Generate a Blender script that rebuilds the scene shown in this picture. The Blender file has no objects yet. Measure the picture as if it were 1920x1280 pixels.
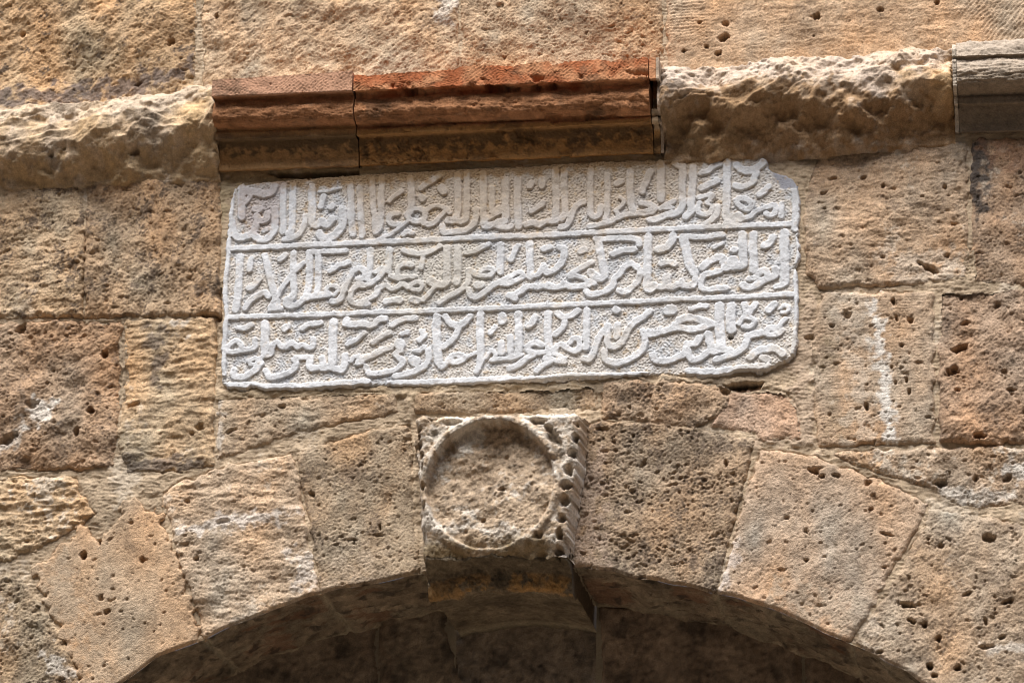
import bpy, math
import numpy as np

# ------------------------------------------------------------------ camera, sky, sun, exposure
SC = bpy.context.scene
COL = SC.collection
FPX = 6000.0                                   # focal length in pixels of a 1920-wide picture
TH, PSI, ROLL, DIST = math.radians(20.5), math.radians(10.3), math.radians(1.3), 6.67
T0 = np.array([0.0, 0.0, 3.95])
FWD = np.array([-math.sin(PSI)*math.cos(TH), math.cos(PSI)*math.cos(TH), math.sin(TH)])
R0 = np.array([math.cos(PSI), math.sin(PSI), 0.0])
U0 = np.cross(R0, FWD)
RIGHT = R0*math.cos(ROLL) + U0*math.sin(ROLL)*-1.0
RIGHT = R0*math.cos(ROLL) - U0*math.sin(ROLL)*-1.0
UP = np.cross(RIGHT, FWD)
CAM = T0 - FWD*DIST
cd = bpy.data.cameras.new('camera'); cam = bpy.data.objects.new('camera', cd); COL.objects.link(cam)
cd.sensor_width = 36.0; cd.lens = FPX/1920*36.0; cd.clip_start = 0.05; cd.clip_end = 400
from mathutils import Matrix
cam.matrix_world = Matrix(((RIGHT[0], UP[0], -FWD[0], CAM[0]), (RIGHT[1], UP[1], -FWD[1], CAM[1]),
                           (RIGHT[2], UP[2], -FWD[2], CAM[2]), (0, 0, 0, 1)))
SC.camera = cam

SUN = np.array([-0.24, -1.0, 2.3]); SUN /= np.linalg.norm(SUN)
sun_el = math.asin(SUN[2]); sun_az = math.atan2(SUN[0], SUN[1])
w = bpy.data.worlds.new('World'); SC.world = w; w.use_nodes = True
nt = w.node_tree; nt.nodes.clear()
wo = nt.nodes.new('ShaderNodeOutputWorld'); bg = nt.nodes.new('ShaderNodeBackground'); sk = nt.nodes.new('ShaderNodeTexSky')
sk.sky_type = 'NISHITA'; sk.sun_disc = False; sk.sun_elevation = sun_el; sk.sun_rotation = sun_az
sk.dust_density = 3.0
bg.inputs['Strength'].default_value = 0.09
nt.links.new(sk.outputs[0], bg.inputs[0]); nt.links.new(bg.outputs[0], wo.inputs[0])
sl = bpy.data.lights.new('sun', 'SUN'); sl.energy = 3.2; sl.angle = math.radians(42); sl.color = (1.0, 0.97, 0.93)
so = bpy.data.objects.new('sun', sl); COL.objects.link(so)
from mathutils import Vector
so.rotation_euler = Vector(SUN).to_track_quat('Z', 'Y').to_euler(); so.location = (-2, -4, 9)
SC.view_settings.view_transform = 'Standard'; SC.view_settings.look = 'None'
SC.view_settings.gamma = 1.0; SC.view_settings.use_curve_mapping = False
SC.view_settings.exposure = 1.05
SC.cycles.filter_width = 1.1

# ------------------------------------------------------------------ helpers
def at(px, py, Y=0.0):
    """point of the photograph (1920x1280) on the vertical plane at depth Y -> (X, Z)"""
    d = FWD + RIGHT*((px-960.0)/FPX) + UP*((640.0-py)/FPX)
    t = (Y-CAM[1])/d[1]
    p = CAM + d*t
    return p[0], p[2]
def pts(l, Y=0.0):
    return np.array([at(x, y, Y) for x, y in l])
def ss(a, b, x):
    t = np.clip((x-a)/(b-a), 0, 1); return t*t*(3-2*t)
def lerp(a, b, t): return a+(b-a)*t

DX = 0.0022
XA, XB = -1.60, 1.60
ZA, ZB = 2.55, 5.15
NI = int((XB-XA)/DX)+1; NJ = int((ZB-ZA)/DX)+1
XS = XA+np.arange(NI)*DX; ZS = ZA+np.arange(NJ)*DX

def fft_noise(seed, nj, ni, d, lo, hi, slope=1.0, sx=1.0, sz=1.0, ang=0.0):
    """band-limited fractal noise, unit deviation; lo..hi are wavelengths in metres"""
    rng = np.random.default_rng(seed)
    f = np.fft.rfft2(rng.standard_normal((nj, ni)).astype(np.float32))
    kz = np.fft.fftfreq(nj, d)[:, None]; kx = np.fft.rfftfreq(ni, d)[None, :]
    c, s = math.cos(ang), math.sin(ang)
    k = np.sqrt(((kx*c+kz*s)*sx)**2+((-kx*s+kz*c)*sz)**2)+1e-9
    a = np.where((k > 1/hi), k**(-slope-1), 0)*np.exp(-(k*lo)**2)
    n = np.fft.irfft2(f*a, s=(nj, ni)).astype(np.float32)
    return (n-n.mean())/n.std()
def N(seed, lo, hi, slope=1.0, **kw): return fft_noise(seed, NJ, NI, DX, lo, hi, slope, **kw)

NLARGE = N(1, .03, .50, 1.2)
NMED = N(2, .0030, .11, .95)
NMED2 = N(3, .0024, .03, .45)
NFINE = N(4, .0018, .009, .0)
NPORE = N(5, .0045, .016, .1)
NPORE2 = N(6, .006, .03, .2, sx=1.5)
NHOR = N(7, .0022, .04, .6, sx=3.0)              # long in x
NVER = N(8, .0022, .04, .6, sz=3.0)
NDIAG = N(9, .0022, .04, .6, sx=2.6, ang=math.radians(38))
NEDGE = N(10, .006, .06, .8)
NSCR = N(11, .0024, .011, 0., sx=5., ang=math.radians(-4))   # trowel scratches
NC1 = N(12, .012, .20, .7)
NC2 = N(13, .0034, .05, .4)
NC3 = N(14, .02, .25, .8, sz=1.8)
NCLUMP = N(15, .03, .16, .5)
NSPK = N(18, .0020, .018, .25)
NLUMP = N(16, .010, .18, 1.3, sx=1.9, ang=.4)
RIDGE = 1-np.abs(NMED)                           # crests

def poly_sdf(P, X, Z):
    """signed distance, positive inside"""
    d = np.full(X.shape, 1e9, np.float32); inside = np.zeros(X.shape, bool)
    n = len(P)
    for i in range(n):
        ax, az = P[i]; bx, bz = P[(i+1) % n]
        ex, ez = bx-ax, bz-az; L = ex*ex+ez*ez+1e-12
        t = np.clip(((X-ax)*ex+(Z-az)*ez)/L, 0, 1)
        d = np.minimum(d, (X-ax-t*ex)**2+(Z-az-t*ez)**2)
        c = ((az > Z) != (bz > Z)) & (X < (bx-ax)*(Z-az)/(bz-az+1e-12)+ax)
        inside ^= c
    d = np.sqrt(d)
    return np.where(inside, d, -d)

def win(P, pad=.012):
    i0 = max(0, int((P[:, 0].min()-pad-XA)/DX)); i1 = min(NI, int((P[:, 0].max()+pad-XA)/DX)+2)
    j0 = max(0, int((P[:, 1].min()-pad-ZA)/DX)); j1 = min(NJ, int((P[:, 1].max()+pad-ZA)/DX)+2)
    return slice(j0, j1), slice(i0, i1)

MATS = {}
def link(name, verts, faces, mat, parent=None, col=None, smooth=True):
    me = bpy.data.meshes.new(name)
    nv, nf = len(verts), len(faces)
    me.vertices.add(nv); me.vertices.foreach_set('co', np.ascontiguousarray(verts, np.float32).ravel())
    k = faces.shape[1]
    me.loops.add(nf*k); me.loops.foreach_set('vertex_index', np.ascontiguousarray(faces, np.int32).ravel())
    me.polygons.add(nf); me.polygons.foreach_set('loop_start', (np.arange(nf)*k).astype(np.int32))
    me.polygons.foreach_set('use_smooth', np.full(nf, smooth, bool))
    me.update(calc_edges=True)
    if col is not None:
        a = me.color_attributes.new('Tint', 'FLOAT_COLOR', 'POINT')
        c = np.ones((nv, 4), np.float32); c[:, :3] = np.clip(col, .004, .95); a.data.foreach_set('color', c.ravel())
    me.materials.append(mat)
    o = bpy.data.objects.new(name, me); COL.objects.link(o)
    if parent is not None: o.parent = parent
    return o

def grid(name, V, mask, mat, parent=None, col=None, flip=False):
    """V (nj,ni,3) lattice, mask (nj-1,ni-1) cells kept"""
    nj, ni = V.shape[:2]
    idx = np.arange(nj*ni).reshape(nj, ni)
    a = idx[:-1, :-1][mask]; b = idx[:-1, 1:][mask]; c = idx[1:, 1:][mask]; d = idx[1:, :-1][mask]
    F = np.stack([a, b, c, d] if not flip else [a, d, c, b], 1)
    if len(F) == 0: return None
    used = np.unique(F); remap = np.full(nj*ni, -1, np.int64); remap[used] = np.arange(len(used))
    return link(name, V.reshape(-1, 3)[used], remap[F], mat, parent,
                None if col is None else col.reshape(-1, 3)[used])

def cells(m): return m[:-1, :-1] & m[:-1, 1:] & m[1:, 1:] & m[1:, :-1]
def cells_any(m): return m[:-1, :-1] | m[:-1, 1:] | m[1:, 1:] | m[1:, :-1]

def thing(name, label, cat, loc, group=None):
    o = bpy.data.objects.new(name, None); COL.objects.link(o); o.location = loc; o.empty_display_size = .1
    o['label'] = label; o['category'] = cat
    if group: o['group'] = group
    return o
def adopt(root):
    """children were built in world coordinates: shift them under their root"""
    bpy.context.view_layer.update()
    for c in root.children: c.matrix_parent_inverse = root.matrix_world.inverted()

# ------------------------------------------------------------------ materials
def stone_material(name, rough=.93, grain=.10, bump=.35, fine=420.0, spec=.18, dist=.0012):
    m = bpy.data.materials.new(name); m.use_nodes = True; t = m.node_tree; n = t.nodes; l = t.links
    b = n['Principled BSDF']; b.inputs['Roughness'].default_value = rough
    b.inputs['Specular IOR Level'].default_value = spec
    vc = n.new('ShaderNodeVertexColor'); vc.layer_name = 'Tint'
    geo = n.new('ShaderNodeNewGeometry')
    n1 = n.new('ShaderNodeTexNoise'); n1.inputs['Scale'].default_value = fine; n1.inputs['Detail'].default_value = 3
    n2 = n.new('ShaderNodeTexNoise'); n2.inputs['Scale'].default_value = fine*.22; n2.inputs['Detail'].default_value = 4
    n3 = n.new('ShaderNodeTexNoise'); n3.inputs['Scale'].default_value = fine*2.2; n3.inputs['Detail'].default_value = 2
    for q in (n1, n2, n3): l.new(geo.outputs['Position'], q.inputs['Vector'])
    mr = n.new('ShaderNodeMapRange'); mr.inputs[1].default_value = .3; mr.inputs[2].default_value = .7
    mr.inputs[3].default_value = 1-grain*1.6; mr.inputs[4].default_value = 1+grain*1.4
    l.new(n1.outputs['Fac'], mr.inputs[0])
    mr2 = n.new('ShaderNodeMapRange'); mr2.inputs[1].default_value = .3; mr2.inputs[2].default_value = .7
    mr2.inputs[3].default_value = 1-grain; mr2.inputs[4].default_value = 1+grain
    l.new(n2.outputs['Fac'], mr2.inputs[0])
    mu = n.new('ShaderNodeMath'); mu.operation = 'MULTIPLY'; l.new(mr.outputs[0], mu.inputs[0]); l.new(mr2.outputs[0], mu.inputs[1])
    vm = n.new('ShaderNodeVectorMath'); vm.operation = 'SCALE'; l.new(vc.outputs['Color'], vm.inputs[0]); l.new(mu.outputs[0], vm.inputs['Scale'])
    l.new(vm.outputs[0], b.inputs['Base Color'])
    ad = n.new('ShaderNodeMath'); ad.operation = 'MULTIPLY_ADD'; ad.inputs[1].default_value = .45
    l.new(n3.outputs['Fac'], ad.inputs[0]); l.new(n1.outputs['Fac'], ad.inputs[2])
    bp = n.new('ShaderNodeBump'); bp.inputs['Strength'].default_value = bump; bp.inputs['Distance'].default_value = dist
    l.new(ad.outputs[0], bp.inputs['Height']); l.new(bp.outputs['Normal'], b.inputs['Normal'])
    return m
M_STONE = stone_material('weathered_limestone', grain=.17, bump=1.0, fine=420, dist=.0018)
M_MORTAR = stone_material('lime_mortar', grain=.10, bump=.8, fine=520, dist=.0018)
M_MARBLE = stone_material('weathered_marble', rough=.75, grain=.07, bump=.6, fine=520, spec=.3, dist=.0012)
M_MOULD = stone_material('moulded_sandstone', grain=.12, bump=.6, fine=420, dist=.0014)

# ------------------------------------------------------------------ arch circle (fitted to the opening's front edge)
AP = pts([(230, 1280), (378, 1190), (600, 1111), (785, 1079), (1075, 1074), (1340, 1110), (1600, 1196), (1720, 1280)])
A = np.c_[2*AP, np.ones(len(AP))]; sol = np.linalg.lstsq(A, (AP**2).sum(1), rcond=None)[0]
ACX, ACZ = sol[0], sol[1]; AR = math.sqrt(sol[2]+ACX**2+ACZ**2)
_rng = np.random.default_rng(77)
_aw = [(_rng.uniform(20, 150), _rng.uniform(0, 6.28), 1) for _ in range(26)]
def arch_wob(a):
    s = 0
    for k, ph, _ in _aw: s = s+np.sin(a*k+ph)*(.0042/(1+k*.03))
    return s*.42
def arch_r(X, Z):
    return np.hypot(X-ACX, Z-ACZ)-(AR+arch_wob(np.arctan2(Z-ACZ, X-ACX)))

HOLES = []      # (x, y, rx, ry, angle, depth) read off the photograph
for h in [(42,62,6,5,0,.02),(405,30,5,7,0,.018),(320,78,9,7,.4,.012),(258,157,8,6,.5,.016),(262,297,10,7,.4,.02),(107,306,9,6,.5,.012),
          (133,296,5,4,0,.01),(40,615,8,12,-.6,.022),(193,662,6,10,.1,.03),(170,772,7,9,0,.035),(146,812,7,9,-.6,.02),(15,822,22,8,.5,.02),
          (248,757,14,6,.2,.01),(375,800,9,8,.5,.012),(360,812,6,5,0,.012),(530,762,9,5,0,.01),(435,806,9,4,.5,.012),(60,760,14,9,.3,.014),
          (156,1042,6,8,-.2,.03),(186,1016,5,7,0,.02),(190,1120,10,7,0,.010),(202,1146,9,6,.5,.012),(267,1049,5,6,0,.012),(370,1049,6,4,.3,.02),
          (245,980,6,4,0,.008),(420,978,12,5,.2,.01),(352,940,6,4,0,.01),(587,928,9,4,-.6,.015),(712,987,4,11,.1,.012),(665,1012,10,4,-.2,.012),
          (1530,33,11,6,0,.03),(1357,72,13,8,.6,.03),(1282,97,7,5,0,.03),(1347,103,7,7,0,.035),(1325,90,5,4,0,.015),(1312,44,6,4,0,.012),
          (1360,45,7,5,0,.012),(1650,20,7,4,0,.012),(1757,5,4,5,0,.02),(1526,68,3,3,0,.01),(1563,333,8,4,.1,.016),(1545,360,7,4,.3,.016),
          (1620,334,8,4,0,.014),(1656,350,3,5,0,.02),(1772,352,5,5,0,.018),(1730,370,4,4,0,.012),(1790,420,10,4,0,.012),(1655,483,6,5,0,.012),
          (1775,477,5,4,0,.02),(1742,501,23,7,-.5,.03),(1545,392,6,3,0,.01),(1675,566,5,6,0,.02),(1708,600,8,7,0,.016),(1590,591,12,7,-.3,.012),
          (1560,613,5,4,0,.014),(1681,598,3,6,.1,.012),(1625,763,4,8,0,.02),(1700,712,3,6,0,.014),(1679,717,3,5,0,.014),(1705,735,3,6,-.2,.014),
          (1672,688,3,4,0,.014),(1518,633,9,6,0,.010),(1800,652,14,7,.2,.032),(1786,697,14,8,.7,.03),(1812,602,12,6,.4,.016),(1835,820,11,6,-.2,.03),
          (1795,733,6,3,0,.016),(1802,555,4,3,0,.01),(1885,697,6,5,0,.01),(1895,732,7,5,0,.014),(1690,648,4,4,0,.01),(1870,570,6,5,0,.01),
          (1527,884,10,6,-.3,.022),(1542,894,6,4,0,.016),(1568,892,8,4,-.2,.012),(1628,905,7,6,.2,.016),(1760,906,14,7,0,.03),(1890,895,7,7,0,.02),
          (1830,898,7,7,0,.015),(1853,1008,14,8,-.2,.02),(1475,971,5,3,0,.012),(1510,997,8,3,-.7,.014),(1633,955,5,3,0,.012),(1665,1002,11,3,-.3,.014),
          (1703,1134,17,6,-.25,.032),(1706,1162,11,5,-.5,.02),(1734,1169,5,6,0,.02),(1814,1113,10,4,.4,.018),(1760,1197,5,6,0,.03),(1742,1250,6,7,0,.035),
          (1753,1266,6,5,0,.03),(1797,1250,6,6,0,.03),(1850,1212,20,3,0,.012),(1848,1165,4,8,.4,.014),(1890,1128,9,4,.2,.016),(1878,1194,7,4,.3,.014),
          (1650,1222,6,3,0,.014),(1512,1050,4,3,0,.012),(1395,721,30,6,.02,.045),(1360,735,14,8,-.3,.014),(1187,817,4,5,0,.012),(1208,865,5,6,0,.012),
          (1361,872,4,9,0,.016),(1740,1010,4,3,0,.01),(1765,1024,5,4,0,.01),(1659,1061,6,4,0,.01),(1290,480,5,5,0,.0)]:
    HOLES.append(h)
HW = []
for x, y, rx, ry, a, d in HOLES:
    X, Z = at(x, y); HW.append((X, Z, rx*.84/900.0, ry*.8/860.0, a, d))

def holes_field(X, Z, js, isl):
    out = np.zeros(X.shape, np.float32)
    jz = NMED2[js, isl]*.18+NMED[js, isl]*.15
    for hx, hz, rx, rz, a, d in HW:
        m = (np.abs(X-hx) < rx*2.2+.004) & (np.abs(Z-hz) < max(rz, rx)*2.2+.004)
        if not m.any(): continue
        c, s = math.cos(a), math.sin(a); u = (X[m]-hx)*c+(Z[m]-hz)*s; v = -(X[m]-hx)*s+(Z[m]-hz)*c
        q = np.sqrt((u/rx)**2+(v/rz)**2)+jz[m]
        out[m] = np.maximum(out[m], d*ss(1.25, .62, q))
    return out

# ------------------------------------------------------------------ stones
def stone(parent, poly, base=(.43, .315, .205), h0=0.0, med=.0022, fine=.0012, large=.003, pore=.0, pore_t=1.2, hor=0., ver=0., diag=0.,
          dark=0., dark_t=.9, white=0., white_t=1.4, tool=None, edge=.0065, edgew=.0021, Y=0.0, arch=False, tilt=(0, 0), seed=0, stride=1,
          name='stone', label=None, hue=.0, patches=(), extra=None, grime=(.135, .10, .075), limec=(.64, .56, .46), drop=.016):
    P = pts(poly, Y)
    js, isl = win(P)
    if stride > 1: js = slice(js.start, js.stop, stride); isl = slice(isl.start, isl.stop, stride)
    X, Z = np.meshgrid(XS[isl], ZS[js])
    def g(F, s=0):
        if s == 0: return F[js, isl]
        return np.roll(F, (seed*97+s*31, seed*211+s*57), (0, 1))[js, isl]
    sd = poly_sdf(P, X, Z)+g(NEDGE)*edgew
    if arch:
        ra = arch_r(X, Z)
    h = h0-.0020*ss(2.5, 2.8, g(NPORE, 7)+g(NFINE)*.25)+tilt[0]*(X-P[:, 0].mean())+tilt[1]*(Z-P[:, 1].mean())
    h = h+g(NLARGE)*large+g(NMED)*med*.36+np.maximum(g(NMED2), -1.8)*med*.10+g(NFINE)*fine*.36+g(NSPK, 2)*.00016
    if hor: h = h+g(NHOR)*hor*.42
    if ver: h = h+g(NVER)*ver*.4
    if diag: h = h+g(NDIAG)*diag*.25
    if pore:
        dens = .45*g(NCLUMP, 1)
        h = h-pore*.6*ss(pore_t+.45, pore_t+1.1, g(NPORE)+dens)-pore*1.3*ss(pore_t+.8, pore_t+1.3, g(NPORE2, 2)+dens)
    if tool:                                     # chisel rows: (angle, pitch m, depth, polygon px or None)
        for ang, pitch, dep, tp in tool:
            c, s = math.cos(ang), math.sin(ang)
            ph = (X*s+Z*c)/pitch*6.283+g(NMED)*.7+g(NEDGE)*.6
            k = np.sin(ph)*dep*(.55+.45*np.clip(g(NCLUMP)+.6, 0, 1))
            if tp is not None: k = k*ss(-.01, .02, poly_sdf(pts(tp), X, Z)+g(NEDGE)*.006)
            h = h+k
    base = np.array(base)**.95*np.array((1.0, .965, .935)); base = base*.70+.30*np.array((.46, .345, .25)); base = base*np.array((1.01, .983, .955))*1.0
    col = np.ones(X.shape+(3,), np.float32)*np.array(base, np.float32)
    v = 1+g(NC1)*.08+g(NC2)*.055
    col *= v[..., None]
    col[..., 0] *= 1+.045*g(NC3)+hue; col[..., 2] *= 1-.045*g(NC3)-hue
    if white:
        k = white*ss(white_t, white_t+.9, g(NC2, 3)*.55+g(NC3, 4)*.75); col = lerp(col, np.array(limec, np.float32), k[..., None])
    if dark:
        k = .42*ss(1.15, 2.3, g(NSPK)); col = lerp(col, np.array(grime, np.float32), k[..., None])
        k = np.minimum(1, 1.15*dark)*ss(dark_t, dark_t+1.2, g(NC2, 5)*.5+g(NSPK, 1)*.55+g(NCLUMP, 6)*.8); col = lerp(col, np.array(grime, np.float32), k[..., None])
    for pp, pc, st, soft in patches:             # stains and plaster patches with a shape of their own
        k = st*ss(-soft, soft, poly_sdf(pts(pp), X, Z)+g(NEDGE)*soft*.8+g(NC2)*soft*.45)
        col = lerp(col, np.array(pc, np.float32), k[..., None])
    if extra: h, col = extra(X, Z, h, col, sd, g)
    h = h-holes_field(X, Z, js, isl)
    h = h-edge*(1-ss(-.001, .009, sd))*.5
    h = lerp(h, np.minimum(h, -drop), ss(.001, -.007, sd))
    keep = sd > -.010
    V = np.stack([X, -h+Y*0, Z], -1)
    if arch:
        m = ra < 0
        dx, dz = X-ACX, Z-ACZ; r = np.hypot(dx, dz)+1e-9; f = np.where(m, (r-ra)/r, 1)
        V[..., 0] = ACX+dx*f; V[..., 2] = ACZ+dz*f
        hh = -V[..., 1]; hh = hh-.006*(1-ss(0, .007, ra)); hh = np.where(m, -.003, hh); V[..., 1] = -hh
        keep &= ra > -DX*1.5*stride
    o = grid(name, V, cells(keep), M_STONE, parent, col)
    if label and o: o['label'] = label
    SDFS.append((js, isl, sd, stride))
    return o
SDFS = []

WALL = thing('stone_wall', 'weathered honey coloured ashlar wall of pitted limestone blocks around the inscription', 'wall', (0, 0, 0))
ARCH = thing('stone_arch', 'segmental arch of wedge shaped limestone blocks below the inscription, dark inside', 'arch', (float(ACX), 0, float(ACZ)))

tan = (.50, .355, .215); pink = (.50, .365, .265); grey = (.40, .325, .235); brown = (.33, .24, .155); gold = (.52, .375, .20)
limew = (.66, .62, .56)
# course above the moulding
stone(WALL, [(-150,-130),(366,-130),(368,60),(366,200),(-150,235)], (.52,.36,.20), large=.005, med=.0045, fine=.0016, pore=.003, diag=.003, dark=.75, dark_t=1.0, seed=1,
      patches=[([(-150,172),(60,168),(215,150),(350,120),(350,140),(240,185),(-150,215)], (.15,.12,.11), .8, .014)], hue=.01)
stone(WALL, [(374,-130),(858,-130),(859,170),(376,190)], (.54,.40,.26), large=.004, med=.0042, fine=.0016, pore=.002, diag=.003, dark=.35, dark_t=1.3, seed=2,
      patches=[([(815,10),(845,-60),(870,0),(850,40),(825,50)], limew, .6, .01)])
stone(WALL, [(865,-130),(1240,-130),(1241,150),(866,170)], (.50,.365,.235), large=.004, med=.0045, fine=.002, pore=.003, dark=.4, dark_t=1.2, seed=3)
stone(WALL, [(1249,-130),(2080,-130),(2080,110),(1700,125),(1250,150)], (.53,.375,.24), large=.003, med=.0018, fine=.0012, hor=.0012, seed=4, dark=.15,
      tool=[(.0, .0075, .0009, [(1240,-90),(1330,-90),(1330,80),(1240,80)]), (math.radians(90), .0085, .0008, [(1330,-90),(1630,-90),(1600,70),(1330,50)]),
            (math.radians(-50), .0085, .001, [(1760,-60),(2080,-90),(2080,90),(1880,90),(1800,40)])])
# ring of blocks out of the picture, coarser
for k, (a, b, c, d) in enumerate([(-480,-130,-158,215), (2088,-130,2440,95), (-480,-420,60,-138), (68,-420,620,-138), (628,-420,1180,-138), (1188,-420,1740,-138), (1748,-420,2440,-138),
                                  (-480,345,-158,597), (2108,262,2440,533), (-480,606,-208,880), (2108,542,2440,832), (2108,842,2440,1200), (2108,1208,2440,1560), (-480,890,-208,1200), (-480,1208,-208,1560)]):
    stone(WALL, [(a,b),(c,b),(c,d),(a,d)], (.48,.35,.225), large=.004, med=.003, pore=.002, dark=.3, seed=30+k, stride=4)
# courses beside the inscription
stone(WALL, [(-150,348),(0,347),(155,342),(157,470),(153,592),(-150,600)], (.50,.385,.25), h0=.002, large=.004, med=.004, fine=.002, hor=.002, pore=.003, pore_t=1.0, dark=.75, dark_t=.55, seed=5, white=.3)
stone(WALL, [(162,341),(300,335),(408,331),(414,420),(412,480),(411,590),(330,590),(160,595)], (.42,.30,.185), h0=.003, large=.005, med=.0045, fine=.002, ver=.003, pore=.003, pore_t=.9, dark=.7, dark_t=.5, seed=6)
stone(WALL, [(-200,606),(150,604),(226,602),(228,700),(218,800),(212,872),(150,878),(-200,885)], (.38,.26,.165), h0=.002, large=.005, med=.0055, fine=.002, diag=.002, pore=.004, dark=.55, dark_t=.7, seed=7,
      patches=[([(45,780),(70,745),(105,755),(100,790),(60,800)], limew, .75, .008), ([(-10,835),(40,800),(45,820),(0,850)], limew, .6, .008)])
stone(WALL, [(234,600),(340,597),(404,596),(402,700),(398,800),(400,868),(340,882),(238,884),(222,830),(232,720)], (.55,.42,.265), h0=.001, large=.003, med=.002, hor=.003, fine=.0014, pore=.0022, pore_t=1.5, dark=.25, dark_t=1.2, white=.4, seed=8,
      patches=[([(275,615),(300,612),(308,640),(300,690),(295,730),(280,715),(283,660)], (.14,.11,.09), .75, .010),
               ([(225,855),(380,858),(370,884),(225,888)], (.12,.10,.09), .75, .010), ([(325,600),(350,600),(352,620),(330,622)], limew, .6, .008)])
stone(WALL, [(1534,280),(1700,272),(1812,266),(1815,400),(1813,520),(1700,532),(1535,540),(1512,500),(1508,400),(1510,350)], (.49,.375,.265), h0=.001, large=.003, med=.0026, fine=.0016, hor=.0018, pore=.0028, pore_t=1.35, dark=.3, dark_t=1.2, seed=9, white=.45, white_t=1.0,
      patches=[([(1650,470),(1800,480),(1800,540),(1680,530)], (.62,.53,.43), .5, .02)])
stone(WALL, [(1823,262),(2100,250),(2100,528),(1900,534),(1824,526),(1822,400)], (.42,.30,.205), h0=.002, large=.004, med=.0035, fine=.002, pore=.0035, pore_t=1.1, dark=.55, dark_t=.7, seed=10, white=.5, white_t=.9,
      patches=[([(1808,262),(1852,258),(1856,330),(1835,400),(1812,340)], (.075,.065,.06), .9, .014), ([(1840,265),(1960,260),(1960,310),(1890,320)], (.42,.25,.16), .6, .014)])
stone(WALL, [(1540,552),(1640,549),(1750,547),(1751,690),(1750,828),(1640,832),(1535,836),(1528,760),(1522,640)], (.50,.385,.275), h0=.003, large=.002, med=.0014, fine=.0010, pore=.0038, pore_t=1.15, hor=.0008, seed=11, dark=.25, dark_t=1.3,
      tool=[(0., .0062, .0005, None)],
      patches=[([(1632,552),(1642,548),(1655,620),(1665,680),(1672,740),(1678,828),(1655,830),(1652,740),(1640,660)], (.76,.72,.66), .85, .007),
               ([(1550,640),(1570,650),(1565,690),(1545,680)], (.22,.17,.10), .5, .01), ([(1560,740),(1600,790),(1590,830),(1550,810)], (.25,.19,.12), .45, .012),
               ([(1575,560),(1620,560),(1640,820),(1590,820),(1600,700)], (.60,.53,.44), .4, .02)])
stone(WALL, [(1762,546),(1900,540),(2100,534),(2100,828),(1900,830),(1766,828),(1762,700)], (.37,.26,.18), h0=.003, large=.005, med=.005, fine=.002, pore=.0035, pore_t=1.3, dark=.45, dark_t=.8, diag=.002, seed=12)
stone(WALL, [(1545,848),(1700,842),(2100,836),(2100,1000),(1960,985),(1905,940),(1850,951),(1790,946),(1745,915),(1680,893),(1600,868)], (.47,.37,.27), h0=.001, large=.004, med=.004, fine=.002, pore=.004, pore_t=1.2, dark=.4, dark_t=.9, white=.7, white_t=.7, seed=13,
      patches=[([(1760,910),(1900,925),(1860,950),(1790,940)], limew, .6, .01), ([(1880,870),(2000,850),(2000,905),(1910,900)], (.72,.68,.62), .7, .01)])
# below the inscription
stone(WALL, [(408,748),(520,740),(742,737),(748,772),(640,790),(540,816),(470,840),(408,862)], (.46,.36,.25), h0=0, large=.002, med=.0022, fine=.0014, hor=.002, pore=.0035, pore_t=1.25, dark=.4, dark_t=.9, white=.4, seed=14,
      patches=[([(405,745),(415,745),(418,860),(405,860)], limew, .5, .006)])
stone(WALL, [(784,738),(900,732),(1116,724),(1120,764),(950,772),(780,775)], (.34,.265,.18), h0=-.001, med=.003, fine=.002, pore=.003, dark=.5, dark_t=.8, seed=15)
stone(WALL, [(1128,716),(1240,716),(1340,722),(1368,745),(1370,765),(1310,800),(1200,790),(1128,782)], (.36,.275,.195), h0=.001, med=.004, fine=.002, pore=.004, pore_t=.9, dark=.6, dark_t=.5, seed=16, large=.003)
stone(WALL, [(1372,736),(1440,728),(1478,738),(1500,770),(1500,820),(1430,826),(1418,812),(1330,800)], (.52,.36,.26), h0=0, med=.003, fine=.0016, pore=.002, pore_t=1.4, seed=17, large=.003, dark=.1)
# left haunch
stone(WALL, [(-200,895),(60,892),(142,896),(150,925),(178,962),(150,985),(60,1030),(-200,1130)], (.50,.39,.25), h0=.002, med=.004, fine=.0016, hor=.004, pore=.003, dark=.3, dark_t=1.2, white=.7, white_t=.6, seed=18)
# voussoirs
def V(*a, **k): return stone(ARCH, *a, arch=True, name='voussoir', **k)
V([(-200,1145),(0,1078),(32,1074),(60,1110),(110,1180),(160,1290),(200,1400),(160,1560),(-200,1560)], (.34,.275,.185), h0=.002, med=.0045, fine=.002, pore=.004, pore_t=1.0, dark=.5, dark_t=.8, white=.55, white_t=1.0, seed=19,
  patches=[([(80,1225),(110,1230),(150,1265),(130,1275),(90,1262)], limew, .6, .006)])
V([(62,1068),(100,1030),(140,1003),(150,985),(165,1000),(205,1002),(222,955),(235,940),(262,934),(280,955),(302,962),(312,1000),(332,1050),(350,1100),(376,1190),(360,1240),(240,1400),(200,1400),(150,1270),(100,1160)],
  (.47,.345,.225), h0=.003, large=.0015, med=.0010, fine=.0007, pore=.0035, pore_t=1.45, seed=20, dark=.2, dark_t=1.5, edgew=.006, edge=.006,
  patches=[([(80,1070),(120,1050),(180,1200),(220,1280),(160,1290)], (.42,.34,.25), .5, .02)], label='smooth tan wedge block with a ragged top edge')
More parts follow.
